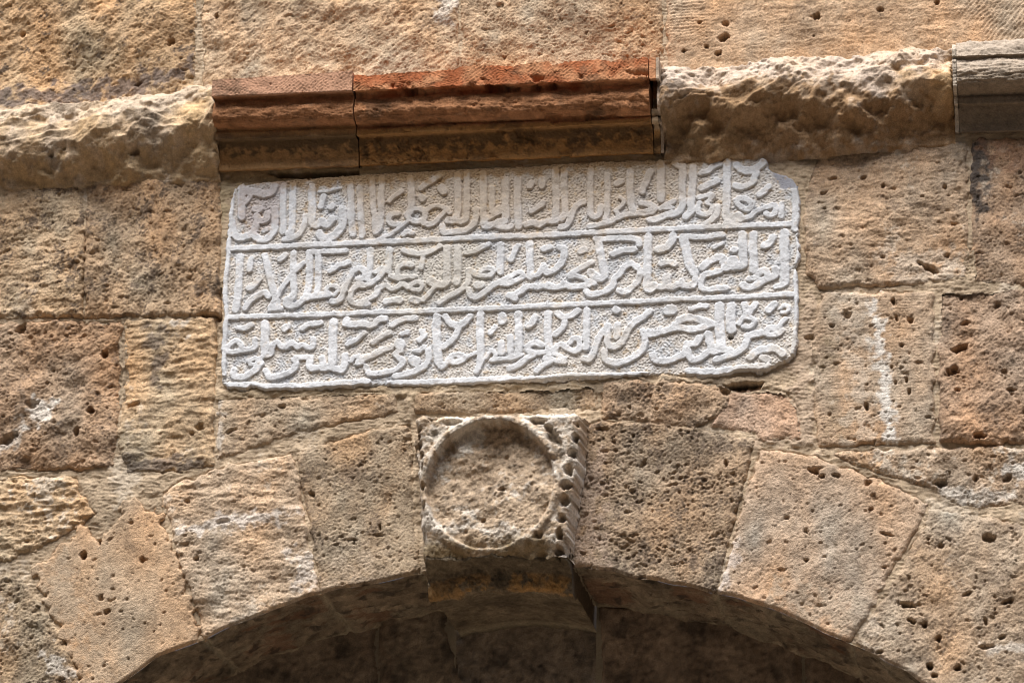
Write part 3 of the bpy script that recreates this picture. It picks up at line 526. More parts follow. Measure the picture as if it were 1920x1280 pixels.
# ------------------------------------------------------------------ inscription slab
STR = """R 410 330 6.857
L 100 290,150 290,300 290,520;110 330,190 480,200 580,230 680,190 715,125;70 350,330 400,260
L 90 460,420 530,420
L 95 480,510 530,565 600,560 625,480;95 490,580 460,680;100 160,580 170,700 220,770 320,775 420,730 460,660
L 60 570,700 640,680
L 95 720,430 720,560 715,680 660,760 580,815 480,785 445,745
L 85 830,120 825,300 820,470 830,620 820,720
L 90 958,110 945,300 945,480 940,640 925,720 890,745
L 80 1110,510 1090,640 1040,740 940,800 840,810
L 100 1195,130 1195,300 1200,450 1200,600 1260,625 1320,570;105 1310,575 1390,625 1450,555
L 85 1345,260 1310,390
L 85 1440,400 1460,380
L 110 1290,740 1330,785 1440,780 1540,700 1595,600 1590,430
L 90 1690,110 1700,300 1700,500 1720,740
L 85 1810,140 1820,400 1830,600 1840,760
L 45 1290,200 1400,190 1560,150
R 670 310 6.857
L 80 190,180 195,450 220,650 225,840
L 90 315,170 300,450 300,650 280,790 235,850
L 65 570,330 480,390 410,450
L 75 510,610 420,625 400,700 460,755 530,745
L 55 250,950 420,875 540,790 640,715
L 65 590,880 640,845 700,865
L 95 680,170 690,350 690,500 680,590
L 75 640,620 700,560 800,555 865,600 850,690 760,715 680,690 640,640;65 870,590 940,530 1050,520 1140,560 1180,600;75 1100,610 1050,660 1000,720 930,755 850,740
L 85 820,290 870,240 960,190 1050,130
L 110 1080,290 1105,330
L 95 825,405 840,425
L 95 1290,120 1290,400 1290,600 1250,700 1170,705;85 1410,110 1410,400 1400,640 1380,710 1290,715
L 85 1530,570 1530,680 1480,770 1370,835 1220,855 1110,860 1085,780
L 95 1620,110 1620,400 1620,650 1640,775 1760,755 1900,720;75 1735,290 1730,600;65 1680,680 1800,610 1890,580
R 930 300 6.857
L 100 120,250 120,450 120,600 125,740;75 110,600 20,620 -40,650;60 120,755 0,790
L 75 0,840 80,865 190,850
L 95 280,240 275,500 280,700 290,850
L 90 430,330 450,290
L 90 590,250 590,330
L 75 600,550 540,600 450,650
L 85 380,820 480,795 560,820 640,780 720,780;95 760,130 770,400 770,600 760,770
L 90 880,130 870,350 880,550 890,680 850,745
L 85 1125,530 1060,560 985,650 950,760 900,840 830,865
L 85 1215,120 1210,400 1210,560 1215,690 1280,725 1335,680 1340,590
L 80 1430,190 1430,400 1430,600 1410,740
L 75 1200,850 1320,830 1450,790 1560,740 1650,700 1800,680 1990,645;55 1530,640 1600,590 1640,520 1590,470;60 1550,660 1570,720
L 95 1720,140 1720,400 1740,560 1760,630
L 85 1550,290 1610,270
R 1200 285 6.194
L 75 40,705 130,690 165,645 100,600 10,590
L 85 120,220 60,350 20,450
L 95 240,120 240,350 240,540;65 240,650 320,600 390,570;50 250,655 380,640
L 85 110,780 200,775 300,725 400,705 460,680 490,600 490,400 495,160;70 400,130 470,170
L 90 610,170 610,350 600,450 590,600 590,680 530,745
L 75 710,245 790,215 850,165 920,135
L 80 710,415 800,375 890,335
L 65 680,525 780,500 840,500 820,550
L 65 690,590 670,650 690,710 760,725 820,690 840,620 780,590
L 75 905,630 890,720 840,780 770,830
L 90 1010,110 1010,350 1005,550 1000,760 1080,745 1150,735
L 90 1120,150 1200,210 1300,210 1400,150 1430,110;80 1350,220 1320,320 1260,380 1180,405 1110,385
L 75 1490,400 1440,450 1385,490
L 70 1110,550 1150,620 1230,665 1290,640 1290,585 1220,545 1130,545
L 65 1000,815 1150,790 1280,745 1345,685 1450,645 1560,610 1575,680 1520,735 1460,705
L 60 1645,590 1640,740
R 410 450 6.857
L 100 270,210 260,400 250,600 230,780 215,890
L 80 410,240 400,380
L 90 520,495 460,570 385,620
L 85 335,870 400,780 500,710 590,675 635,720
L 90 590,190 620,300 650,450 680,580 720,700 750,850;60 650,890 700,880 800,880;75 1085,290 1000,370 900,490 820,600 760,700 700,800 655,870;85 960,165 950,350 960,550 960,700 920,790
L 85 850,190 790,250
L 85 875,760 870,820 930,850 1010,815 1090,750;90 1100,750 1200,720 1320,700 1420,700;95 1160,170 1160,350 1155,550 1130,700;85 1280,170 1280,400 1270,600 1260,690;75 1150,155 1350,150 1500,140 1630,130;65 1380,640 1420,590 1500,590 1535,650 1480,705
L 80 1660,290 1540,330 1430,395
L 80 1450,780 1530,780 1590,700 1640,580 1700,460 1770,370 1845,370 1885,430 1850,495 1790,500
L 75 1920,820 1780,815 1700,790 1695,700 1740,620 1790,580 1900,575;75 1783,571 1883,581 1983,531 2063,461 2113,391 2173,341;70 2013,411 2083,361 2133,351
R 670 440 6.857
L 85 160,190 160,350 150,490 130,570
L 95 405,190 400,330 400,450;75 430,530 520,550 620,535 720,535;70 700,385 600,370 520,420 510,500
L 80 590,190 680,215 780,240 880,225 980,190 1055,150;75 840,260 830,350 820,420
L 75 0,875 100,850 190,800 250,740 255,690;75 250,690 370,645 430,690 500,675 580,625 650,670;65 680,640 770,605 830,640 800,700 710,705 660,670
L 90 370,860 450,835 540,835
L 90 700,825 780,845
L 65 840,840 920,750 980,680 990,640;130 945,600 960,610;100 1000,640 1140,620 1150,400 1150,170;100 1290,170 1290,400 1280,610
L 75 1050,870 1180,785 1300,725 1400,640 1430,560 1425,460 1500,490;70 1500,500 1600,525 1720,510 1745,450 1670,425 1580,460
L 70 1395,235 1500,215 1600,160 1680,120
L 80 1430,700 1450,780 1530,800 1640,735 1750,645 1880,580 1983,521 2083,481 2123,531 2033,581 1933,621 1843,621
L 105 1540,645 1590,640
L 95 1840,120 1830,300 1835,470
R 930 430 6.857
L 80 270,210 230,300 190,380
L 95 430,170 430,350 440,500 440,600;60 450,600 540,590;80 535,580 580,520 610,460;90 810,230 875,260 870,360 820,450 730,520 650,545 620,490
L 85 610,250 690,220
L 95 1080,280 1130,260
L 85 160,850 240,835 330,780 420,730 520,740 600,725 680,730 780,745 880,715 960,735 1080,725 1180,710;70 250,890 200,870;55 650,690 650,710;60 860,680 880,700;70 950,600 1050,600 1150,645 1260,690;75 950,570 1050,520 1150,460 1230,425
L 100 1310,130 1340,300 1370,450 1400,580 1350,630 1260,600 1215,540;80 1280,120 1400,115 1600,110 1750,115 1830,135 1840,190
L 85 1500,315 1600,275 1700,260 1770,255
L 85 1160,790 1190,830 1300,820 1420,780 1500,720 1520,630 1590,570 1650,480 1740,440 1820,490
L 85 1580,785 1650,800 1740,740 1820,660 1850,580 1850,530
R 1200 415 6.194
L 95 90,180 90,400 85,600 80,760 120,780 170,745;75 170,745 240,765 300,760 380,765 450,735 560,750 630,720 640,620;100 310,650 310,720;60 480,690 500,720;105 500,190 540,350 570,480 625,600;70 490,170 650,180 800,180 880,155 960,155
L 90 380,165 370,230 300,305 205,320
L 80 250,490 340,470 390,490
L 50 860,300 950,255
L 80 1080,330 1100,330
L 100 1190,155 1190,350 1200,470 1180,500 1090,520;120 1085,450 1080,490 990,515;85 720,530 800,460 900,415 960,430 960,480;70 930,570 850,590 750,615 710,680 720,770 800,790 900,770 1000,770
L 95 1320,150 1310,300 1320,450 1320,560
L 85 1540,175 1510,240 1445,280
L 70 1255,665 1340,640 1400,580 1460,560 1480,620;85 1200,730 1260,755 1340,735 1430,675 1520,645 1575,600 1570,550
L 105 1680,130 1670,300 1680,450 1680,600 1680,700;60 1570,750 1660,740
R 410 580 6.857
L 75 240,240 340,235 420,195
L 70 95,530 140,450 220,405 280,450 270,520 180,545 95,535;75 270,520 380,515 460,475 465,385
L 110 590,180 590,330 590,480 595,570;75 600,585 670,565 680,480 750,415 800,475 870,485 940,430 1010,475 1080,450 1140,485 1200,475 1210,380;60 380,660 450,625 500,640 480,700 400,705;70 500,660 550,610
L 100 840,240 870,220
L 80 1070,245 1140,190 1220,180 1300,165
L 90 190,780 200,845 300,865 400,815 490,735 540,680
L 85 600,780 640,855 740,865 860,820 960,760 990,680 980,630;75 960,640 1080,610 1180,610;90 1170,640 1165,740 1240,745 1330,710 1320,630;90 1330,750 1430,735 1540,775 1600,760 1620,680 1620,580;110 1470,150 1460,300 1460,450 1460,680
L 90 1640,130 1640,190 1750,190 1840,185 1883,196 1983,196 2063,126 2133,116
L 65 1870,300 1780,380 1650,440
L 60 1700,660 1740,605 1830,610 1850,670 1780,695
R 670 575 6.857
L 80 440,235 530,180 620,150 740,140
L 75 200,460 300,390 410,335
L 75 570,340 640,325
L 85 20,700 100,660 200,620 320,555 430,520;140 540,475 550,490;75 560,560 480,605 570,680 580,720 500,800 380,835 250,855 150,850 110,770
L 85 830,310 850,370 800,420
L 140 720,680 745,700;60 730,570 790,570 860,510
L 85 910,560 910,680 850,760 720,830 600,860 480,885
L 110 1020,130 1010,300 1020,500 1040,680 1080,750;75 1080,770 1140,720 1180,660 1250,615 1340,620 1360,670 1260,700 1180,690;60 1360,665 1440,620 1520,590
L 90 1130,120 1180,190 1280,240 1380,190 1440,125;80 1300,250 1260,370 1180,450 1100,510
L 100 1580,90 1570,300 1580,500 1580,700;70 1580,720 1530,835
L 70 1760,250 1710,330
L 55 1650,650 1720,560 1770,620 1730,680
R 930 565 6.857
L 110 70,180 80,240
L 90 60,520 70,650;85 180,450 180,600 190,680;100 280,160 290,350 290,550 290,650;65 -60,750 60,730 200,720 330,680
L 85 500,190 460,270 410,310
L 80 590,560 500,525 420,560 410,620 480,660 600,650;85 480,680 380,735 280,815 170,855
L 100 670,150 660,350 670,500 680,650;70 680,690 630,735;75 630,720 760,755 880,775;70 700,775 600,820 520,890;65 770,680 880,730
L 85 790,150 860,200 960,180 1050,115;80 890,210 860,330 760,420
L 75 755,670 770,580 830,545 920,600 1010,640 1070,600 1070,510 1010,470 950,520
L 90 1170,110 1160,350 1160,590
L 100 1540,100 1550,110
L 90 1560,300 1560,400 1550,450
L 90 1430,310 1430,420 1440,550 1540,580 1640,480 1700,360 1780,260 1900,190 1967,123;85 1420,340 1340,440 1290,540 1250,660 1200,745 1130,740
L 85 1390,640 1400,740 1500,790 1620,775 1760,715 1880,620 1910,500 1890,380
R 1200 550 6.194
L 80 40,480 170,460 300,430 420,390 500,395 600,415 720,385 830,355;90 450,320 540,285 640,290 740,320 830,350;50 80,440 90,430;50 220,410 230,400;60 390,350 400,360
L 125 330,195 370,190
L 65 600,175 680,145 770,140
L 110 920,145 920,350 930,500 940,620;95 790,470 810,560 830,640;80 830,670 940,655 1040,650;80 560,700 600,760 700,740 800,670
L 110 1060,145 1050,300 1060,410
L 85 690,510 640,570 540,580;80 140,710 180,770 300,780 420,740 520,690 540,600;80 540,610 560,700
L 80 880,765 1000,725 1120,685 1210,620 1240,540
L 80 1240,495 1350,465 1450,445 1500,400 1590,400;60 1480,480 1600,470 1650,430;65 1600,400 1650,330 1680,295
L 85 1210,130 1235,220;80 1340,115 1265,210;60 1150,345 1200,275 1300,285 1330,330 1280,375 1200,385
L 85 1560,120 1490,190
L 45 1625,175 1670,130 1725,160 1700,210 1640,210
L 90 1280,740 1350,680 1480,640 1580,640 1650,700;80 1420,740 1480,770
"""
SDX = .00135
def build_slab():
    outline = [(432,372),(440,352),(452,344),(520,337),(600,331),(668,326),(760,320),(900,313),(1000,308),(1100,302),(1200,298),(1300,295),(1400,290),(1432,294),(1442,316),(1452,320),(1480,327),(1495,345),(1499,400),(1498,430),
               (1495,442),(1501,458),(1500,482),(1493,500),(1498,560),(1496,620),(1490,664),(1465,680),(1440,692),(1428,697),(1395,692),(1330,707),(1300,706),(1250,699),(1200,704),(1100,710),(1000,714),(900,718),(780,724),(735,721),(690,722),(640,726),(560,730),(500,729),(470,725),(445,730),(425,727),
               (414,712),(412,660),(418,600),(415,550),(421,480),(424,440),(428,400)]
    Yf = -.008
    P = pts(outline, Yf); pad = .006
    xs = np.arange(P[:, 0].min()-pad, P[:, 0].max()+pad, SDX); zs = np.arange(P[:, 1].min()-pad, P[:, 1].max()+pad, SDX)
    ni, nj = len(xs), len(zs)
    X, Z = np.meshgrid(xs, zs)
    def n(seed, lo, hi, sl=.5, **k): return fft_noise(seed, nj, ni, SDX, lo, hi, sl, **k)
    e, m, f, c1, c2, big = n(101, .004, .05, .7), n(102, .004, .03, .4), n(103, .0025, .009, .1), n(104, .01, .15, .7), n(105, .004, .04, .4), n(106, .03, .4, 1.)
    pk = n(107, .0026, .008, 0.)
    sd = poly_sdf(P, X, Z)+e*.0016
    s = np.full(X.shape, -1., np.float32)
    groups = []; ox = oy = 0; sc = 1; lab = np.full(X.shape, -1, np.int32)
    def stroke(pl, wid, gi):
        Q = pts(pl, Yf); wm = wid/900.0/2
        x0, x1 = Q[:, 0].min()-wm-.012, Q[:, 0].max()+wm+.012; z0, z1 = Q[:, 1].min()-wm-.012, Q[:, 1].max()+wm+.012
        a = slice(max(0, int((z0-zs[0])/SDX)), max(0, int((z1-zs[0])/SDX))); b = slice(max(0, int((x0-xs[0])/SDX)), max(0, int((x1-xs[0])/SDX)))
        # Catmull-Rom smoothing of the traced centre line
        if len(Q) > 2:
            E = np.vstack([2*Q[0]-Q[1], Q, 2*Q[-1]-Q[-2]]); out = []
            for i in range(1, len(E)-2):
                for t in (0, .25, .5, .75):
                    out.append(.5*((2*E[i])+(-E[i-1]+E[i+1])*t+(2*E[i-1]-5*E[i]+4*E[i+1]-E[i+2])*t*t+(-E[i-1]+3*E[i]-3*E[i+1]+E[i+2])*t**3))
            out.append(E[-2]); Q = np.array(out)
        xx, zz = X[a, b], Z[a, b]; d = np.full(xx.shape, 1e9)
        for (ax, az), (bx, bz) in zip(Q[:-1], Q[1:]):
            ex, ez = bx-ax, bz-az; t = np.clip(((xx-ax)*ex+(zz-az)*ez)/(ex*ex+ez*ez+1e-12), 0, 1)
            d = np.minimum(d, np.hypot(xx-ax-t*ex, zz-az-t*ez))
        v = wm-d
        up = v > s[a, b]; s[a, b] = np.where(up, v, s[a, b]); lab[a, b] = np.where(up, gi, lab[a, b])
    gi = 0
    for line in STR.strip().splitlines():
        k, rest = line[0], line[2:]
        if k == 'R': ox, oy, sc = map(float, rest.split())
        else:
            for piece in rest.split(';'):
                tk = piece.split(); stroke([(ox+float(q.split(',')[0])/sc, oy+float(q.split(',')[1])/sc) for q in tk[1:]], float(tk[0])/sc*1.05, gi)
            gi += 1
    nl = gi
    rules = [([(428,466),(454,464),(560,460),(672,454),(800,449),(930,443.5),(1060,438),(1200,431),(1340,425),(1490,418)], 11.5),
             ([(428,594),(560,590),(690,585.5),(820,581),(950,576),(1080,570),(1210,563.5),(1350,557),(1490,550)], 10.5),
             ([(418,722),(470,720),(500,724),(600,720),(690,714)], 11), ([(730,718),(800,715),(880,712),(950,708)], 12), ([(950,708),(1000,708),(1060,703),(1120,702),(1210,699)], 7), ([(1290,694),(1340,696),(1400,689),(1440,686)], 13)]
    for pl, wd in rules: stroke(pl, wd, gi); gi += 1
    stroke([(1489,345),(1492,380),(1490,428)], 14, gi); stroke([(1496,440),(1497,480),(1491,520),(1494,560),(1492,610),(1487,660)], 8, gi); gi += 1
    stroke([(437,350),(432,400),(429,440),(427,480),(421,540),(424,590),(420,640),(419,700)], 9, gi); gi += 1
    # relief: worn stroke shoulders, rough-picked ground
    s2 = s+e*.0005+m*.0002
    H = .0044*(1-.35*ss(.3, 2.2, c1))
    H = H*lerp(.72, 1., ss(at(0, 320)[1], at(0, 400)[1], Z-.028*0))
    k = ss(-.0010, .0007, s2)
    dome = ss(.0, .003, s2)*.0002
    ground = m*.0004+pk*.0006+f*.0003
    h = .0030+big*.0010+ground*(1-k)+k*(H+dome+m*.00018+f*.00010)
    # missing corner at the upper right, worn smooth
    corner = poly_sdf(pts([(1437,280),(1441,300),(1446,322),(1452,338),(1462,352),(1480,352),(1530,352),(1530,280)], Yf), X, Z)
    h = lerp(h, -.0012+big*.0003+f*.00015, ss(-.001, .001, corner+e*.001))
    # drilled hole
    hx, hz = at(1200+1052/6.194, 550+498/6.194, Yf); h = h-.02*ss(.0065, .0045, np.hypot(X-hx, Z-hz)+m*.0004)
    for q in [(1340,375,3,2), (1335,380,6,2)]:
        ax, az = at(q[0], q[1], Yf); h = h-.004*ss(.006, .002, np.hypot((X-ax), (Z-az)*2)+m*.0006)
    h = h-.004*ss(.004, .0, sd)*(.5+.5*ss(-1, 1, e)); h = lerp(h, -.012, ss(.0006, -.002, sd))
    bld = poly_sdf(pts([(1474,352),(1499,352),(1499,432),(1474,432)], Yf), X, Z)
    h = h-.0016*ss(2.2, 2.7, pk)
    keep = sd > -.004
    col = np.ones(X.shape+(3,), np.float32)*np.array((.645, .66, .685), np.float32)
    col *= (1+c1*.06+c2*.05)[..., None]
    col = lerp(col, np.array((.52, .46, .38), np.float32), (.45*ss(.5, 1.9, big+c1*.5))[..., None])
    gc = np.array((.61, .57, .525), np.float32)
    col = lerp(col, gc, ((1-k)*.95*ss(-1.8, .8, c2*.6+c1*.8+.4))[..., None])
    cb = poly_sdf(pts([(600,280),(1280,250),(1320,330),(1180,400),(900,420),(700,410)], Yf), X, Z)
    col = lerp(col, np.array((.46, .365, .265), np.float32), (.75*ss(-.07, .05, cb+c1*.014))[..., None])
    tp = poly_sdf(pts([(480,325),(1420,280),(1420,296),(1250,306),(1000,324),(800,336),(560,350),(520,345)], Yf), X, Z)
    col = lerp(col, np.array((.33, .21, .10), np.float32), (.9*ss(-.014, .008, tp+e*.005))[..., None])
    pk2 = poly_sdf(pts([(445,345),(530,340),(520,420),(480,440),(445,420)], Yf), X, Z)
    col = lerp(col, np.array((.44, .37, .35), np.float32), (.6*ss(-.012, .012, pk2+c2*.006))[..., None])
    tn = poly_sdf(pts([(700,470),(900,440),(930,560),(740,590)], Yf), X, Z)
    col = lerp(col, np.array((.52, .49, .43), np.float32), (.6*ss(-.03, .03, tn+c1*.01))[..., None])
    col = lerp(col, np.array((.31, .32, .37), np.float32), (.9*ss(-.002, .006, corner+e*.003))[..., None])
    col = lerp(col, np.array((.50, .36, .20), np.float32), (.55*ss(1.3, 2.4, c2+c1*.4)*(1-.6*k))[..., None])
    root = thing('inscription_slab', 'pale marble slab carved with three lines of raised Arabic calligraphy, set in the wall above the arch', 'inscription', (0, 0, 3.98))
    V3 = np.stack([X, -h, Z], -1)
    solid = cells_any(s2 > -.0018)
    sc_ = cells(keep)
    lc = np.maximum(np.maximum(lab[:-1, :-1], lab[1:, :-1]), np.maximum(lab[:-1, 1:], lab[1:, 1:]))
    lc = np.where(solid & sc_, lc, -1)
    grid('slab_ground', V3, sc_ & (lc < 0), M_MARBLE, root, col)
    full = np.arange(nj*ni).reshape(nj, ni)
    for q in range(gi):
        mk = lc == q
        if not mk.any(): continue
        jj, ii = np.nonzero(mk); a = slice(jj.min(), jj.max()+2); b = slice(ii.min(), ii.max()+2)
        grid('letter' if q < nl else ('border' if q >= nl+len(rules) else 'ruled_line'), V3[a, b], mk[a.start:a.stop-1, b.start:b.stop-1], M_MARBLE, root, col[a, b])
    adopt(root)
build_slab()

# ------------------------------------------------------------------ carved keystone
KEY = thing('carved_keystone', 'projecting carved keystone with a worn round medallion, at the crown of the arch', 'keystone', (0, 0, 3.6))
def keystone():
    F = .088
    P = pts([(778,782),(790,776),(860,775),(940,773),(1020,771),(1086,770),(1085,800),(1079,860),(1070,920),(1062,985),(1058,1030),(1056,1072),(1040,1072),(860,1072),(796,1072),(790,1040),(788,980),(783,900),(777,830)], -F)
    j_, i_ = win(P, .02); X, Z = np.meshgrid(XS[i_], ZS[j_])
    def g(A_, s=0): return np.roll(A_, (900+s*31, 1300+s*57), (0, 1))[j_, i_]
    xb, zb = at(790, 1041, -F); xb2, zb2 = at(1064, 1041, -F)
    zbot = zb+(zb2-zb)*(X-xb)/(xb2-xb)
    sd = poly_sdf(P, X, Z)+g(NEDGE)*.0012
    cx, cz = at(918, 907, -F); R = 120/900.
    r = np.hypot(X-cx, (Z-cz)*.985); th = np.arctan2(Z-cz, X-cx)
    worn = ss(-.2, -.85, np.sin(th)+.25*g(NLARGE))*.5                  # the lower rim is eaten away
    h = F+g(NLARGE)*.002
    rim = ss(R-.005, R+.002, r)*ss(R+.015, R+.008, r)
    outer = ss(R+.010, R+.020, r)
    disc = ss(R+.001, R-.006, r)
    topl = ss(-.3, .9, np.sin(th)+.35*np.cos(th)*-1)
    h = h-disc*(.008+.017*topl)*(1-.75*worn)-outer*(.007-.005*ss(.2,1.2,g(NLARGE, 5)))
    h = h+disc*(g(NMED)*.0022+g(NMED2)*.0007+g(NDIAG, 2)*.0005+g(NLUMP)*.0022+g(NLARGE, 2)*.003)+(1-disc)*(g(NMED)*.0018+g(NMED2)*.0005)
    h = h+rim*.005*(1-1.5*worn)+g(NFINE)*.0005
    h = h-.003*ss(1.1, 1.9, g(NPORE))
    for (px, py, a, b, dp) in [(1072,847,8,8,.03),(1065,879,8,9,.03),(1061,909,8,9,.03),(1057,937,9,10,.03),(1052,970,7,8,.03),(1048,999,7,8,.03),(1045,1028,8,8,.025),(1084,791,9,5,.02),(1077,817,6,9,.025),
                           (1036,817,11,11,.02),(1010,788,14,6,.02),(1026,800,8,6,.016),(846,790,24,6,.012),(808,781,9,5,.018),(785,802,4,6,.018),(783,815,4,6,.018),(785,832,5,8,.02),(789,850,4,7,.018),(790,875,4,8,.015),(792,910,4,8,.015),(793,945,4,9,.012),
                           (812,812,8,7,.008),(1010,1003,8,6,.012),(905,972,5,5,.010),(940,915,6,5,.008),(945,850,5,5,.006),(1012,1035,10,6,.014),(1040,860,5,5,.01),(1048,830,5,6,.01)]:
        hx, hz = at(px, py, -F); q = np.hypot((X-hx)/(a/900.), (Z-hz)/(b/850.))+g(NMED2)*.12; h = h-dp*ss(1.2, .5, q)*ss(.0, .005, sd)
    h = h-(.006+.014*ss(-1, 1.2, g(NLUMP, 3)))*ss(.040, .0, Z-zbot)      # ragged lower arris
    h = h*1.0-.012*(1-ss(.0, .012, sd))
    h = lerp(h, .0, ss(.001, -.0075, sd+g(NMED2)*.0009)); 
    zcut = zbot+g(NEDGE)*.0022+g(NLARGE, 4)*.002
    keep = (sd > -.008) & (Z > zcut-DX)
    V3 = np.stack([X, -h, Z], -1)
    V3[..., 2] = np.where(Z < zcut, zcut, Z)
    col = np.ones(X.shape+(3,), np.float32)*np.array((.445, .34, .24), np.float32)
    col *= (1+g(NC1)*.10+g(NC2)*.10)[..., None]
    k = .85*ss(-.1, 1.3, g(NC2, 3)*.5+g(NC1, 4)*.7+.9*(1-disc)-.3-outer*0); col = lerp(col, np.array((.66, .60, .52), np.float32), k[..., None])
    k = .5*ss(.9, 2., g(NC2, 5)*.7+g(NCLUMP)*.7); col = lerp(col, np.array((.14, .11, .08), np.float32), k[..., None])
    k = .85*ss(.055, .0, Z-zbot+g(NC1)*.014)*ss(at(1050, 1000, -F)[0], at(1015, 1000, -F)[0], X); col = lerp(col, np.array((.26, .19, .10), np.float32), k[..., None])
    disc_c = cells(disc > .5)
    kc = cells(keep)
    grid('keystone_face', V3, kc & ~disc_c, M_STONE, KEY, col)
    o = grid('medallion', V3, kc & disc_c, M_STONE, KEY, col); o['label'] = 'round sunken medallion, its figure worn away'
    # underside: profile from the front arris back under the arch
    zc = at(925, 1076, 0)[1]
    prof = [(-.082, zb), (-.05, zb-.003), (-.012, zb-.006), (-.002, zb-.014), (.004, zb-.045), (.020, zb-.050), (.055, zb-.044), (.060, zb-.036), (.10, zb-.036), (.25, zb-.030), (.365, zb-.030)]
    s = np.r_[0, np.cumsum([math.hypot(b[0]-a[0], b[1]-a[1]) for a, b in zip(prof[:-1], prof[1:])])]
    S = np.arange(0, s[-1], .0028); Yp = np.interp(S, s, [p[0] for p in prof]); Zp = np.interp(S, s, [p[1] for p in prof])
    ker = np.ones(5)/5; Yp[2:-2] = np.convolve(Yp, ker, 'valid'); Zp[2:-2] = np.convolve(Zp, ker, 'valid')
    xl, xr = at(789, 1041, -F)[0], at(1061, 1041, -F)[0]
    ni = int((xr-xl)/.0024); xs = np.linspace(xl, xr, ni); nj = len(S)
    G = lambda A_, a=200, b=300: A_[a:a+nj, b:b+ni]
    dY, dZ = np.gradient(Yp), np.gradient(Zp); nl = np.hypot(dY, dZ)+1e-9
    nY, nZ = (dZ/nl)[:, None], (-dY/nl)[:, None]                          # pointing down / outwards
    fa = ss(0, .01, S)[:, None]
    d = (G(NMED)*.0024+G(NFINE)*.001+G(NLARGE)*.004-.003*ss(1.2, 2, G(NPORE)))*fa*np.where(Yp < .06, 1, .45)[:, None]
    bow = -.016*((xs-(xl+xr)/2)/((xr-xl)/2))**2*1.0                        # follows the arch
    bowk = ss(.01, .06, S)[:, None]
    Vv = np.stack([np.broadcast_to(xs, (nj, ni)), Yp[:, None]+nY*d, Zp[:, None]+nZ*d+bow*bowk], -1)
    # front row joins the face
    xsj = np.clip(((xs-XS[i_][0])/DX).round().astype(int), 0, X.shape[1]-1)
    zr = zcut[np.clip(((zbot[0, xsj]-ZS[j_][0])/DX).round().astype(int), 0, X.shape[0]-1), xsj]
    jr = np.clip(np.ceil((zr-ZS[j_][0])/DX).astype(int), 0, X.shape[0]-1); y0 = -h[jr, xsj]
    k_ = np.arange(nj)[:, None]
    Vv[..., 1] = np.maximum(Vv[..., 1], y0[None]+.0012+k_*.00004)
    Vv[..., 2] = lerp(Vv[..., 2], np.maximum(Vv[..., 2], zr[None]-.001), ss(7, 1, k_)); Vv[0, :, 2] = zr+.003
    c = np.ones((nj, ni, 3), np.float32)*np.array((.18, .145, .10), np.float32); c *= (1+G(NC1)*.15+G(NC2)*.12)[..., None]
    face = (ss(-.006, .002, Yp)*ss(.03, .006, Yp))[:, None]*(.75+.25*np.tanh(G(NC1, 500, 500)))  # outward step: warm bounce light painted in as ochre
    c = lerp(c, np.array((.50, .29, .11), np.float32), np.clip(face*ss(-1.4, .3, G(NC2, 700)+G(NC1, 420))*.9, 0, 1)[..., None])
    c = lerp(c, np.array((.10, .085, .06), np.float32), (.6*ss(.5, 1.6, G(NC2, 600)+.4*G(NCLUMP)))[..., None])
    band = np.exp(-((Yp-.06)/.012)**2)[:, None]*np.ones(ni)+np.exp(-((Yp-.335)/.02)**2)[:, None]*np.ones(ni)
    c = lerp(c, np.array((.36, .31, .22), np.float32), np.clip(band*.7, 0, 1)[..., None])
    o = grid('keystone_underside', Vv, np.ones((nj-1, ni-1), bool), M_STONE, KEY, c, flip=False); o['label'] = 'stepped shaded underside with warm bounce light painted as an ochre band'
    cb = [at(810, 800, -.03), at(1050, 1030, -.03)]
    X4, Z4 = np.meshgrid(np.linspace(cb[0][0], cb[1][0], 8), np.linspace(zb+.003, cb[0][1], 8))
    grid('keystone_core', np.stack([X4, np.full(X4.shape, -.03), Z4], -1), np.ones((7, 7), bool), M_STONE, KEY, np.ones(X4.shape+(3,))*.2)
    # flanks under the arch
    for k in (0, -1):
        E = Vv[:, k].copy(); T = E.copy(); T[:, 2] = E[:, 2]+.08
        t = np.linspace(0, 1, 8)[:, None, None]; Q = E[None]*(1-t)+T[None]*t
        Q[..., 0] += (G(NMED2)[:8, :1] if False else 0)
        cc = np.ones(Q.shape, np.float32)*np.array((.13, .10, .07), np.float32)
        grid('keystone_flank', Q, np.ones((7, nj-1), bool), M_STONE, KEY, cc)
    adopt(KEY)
keystone()

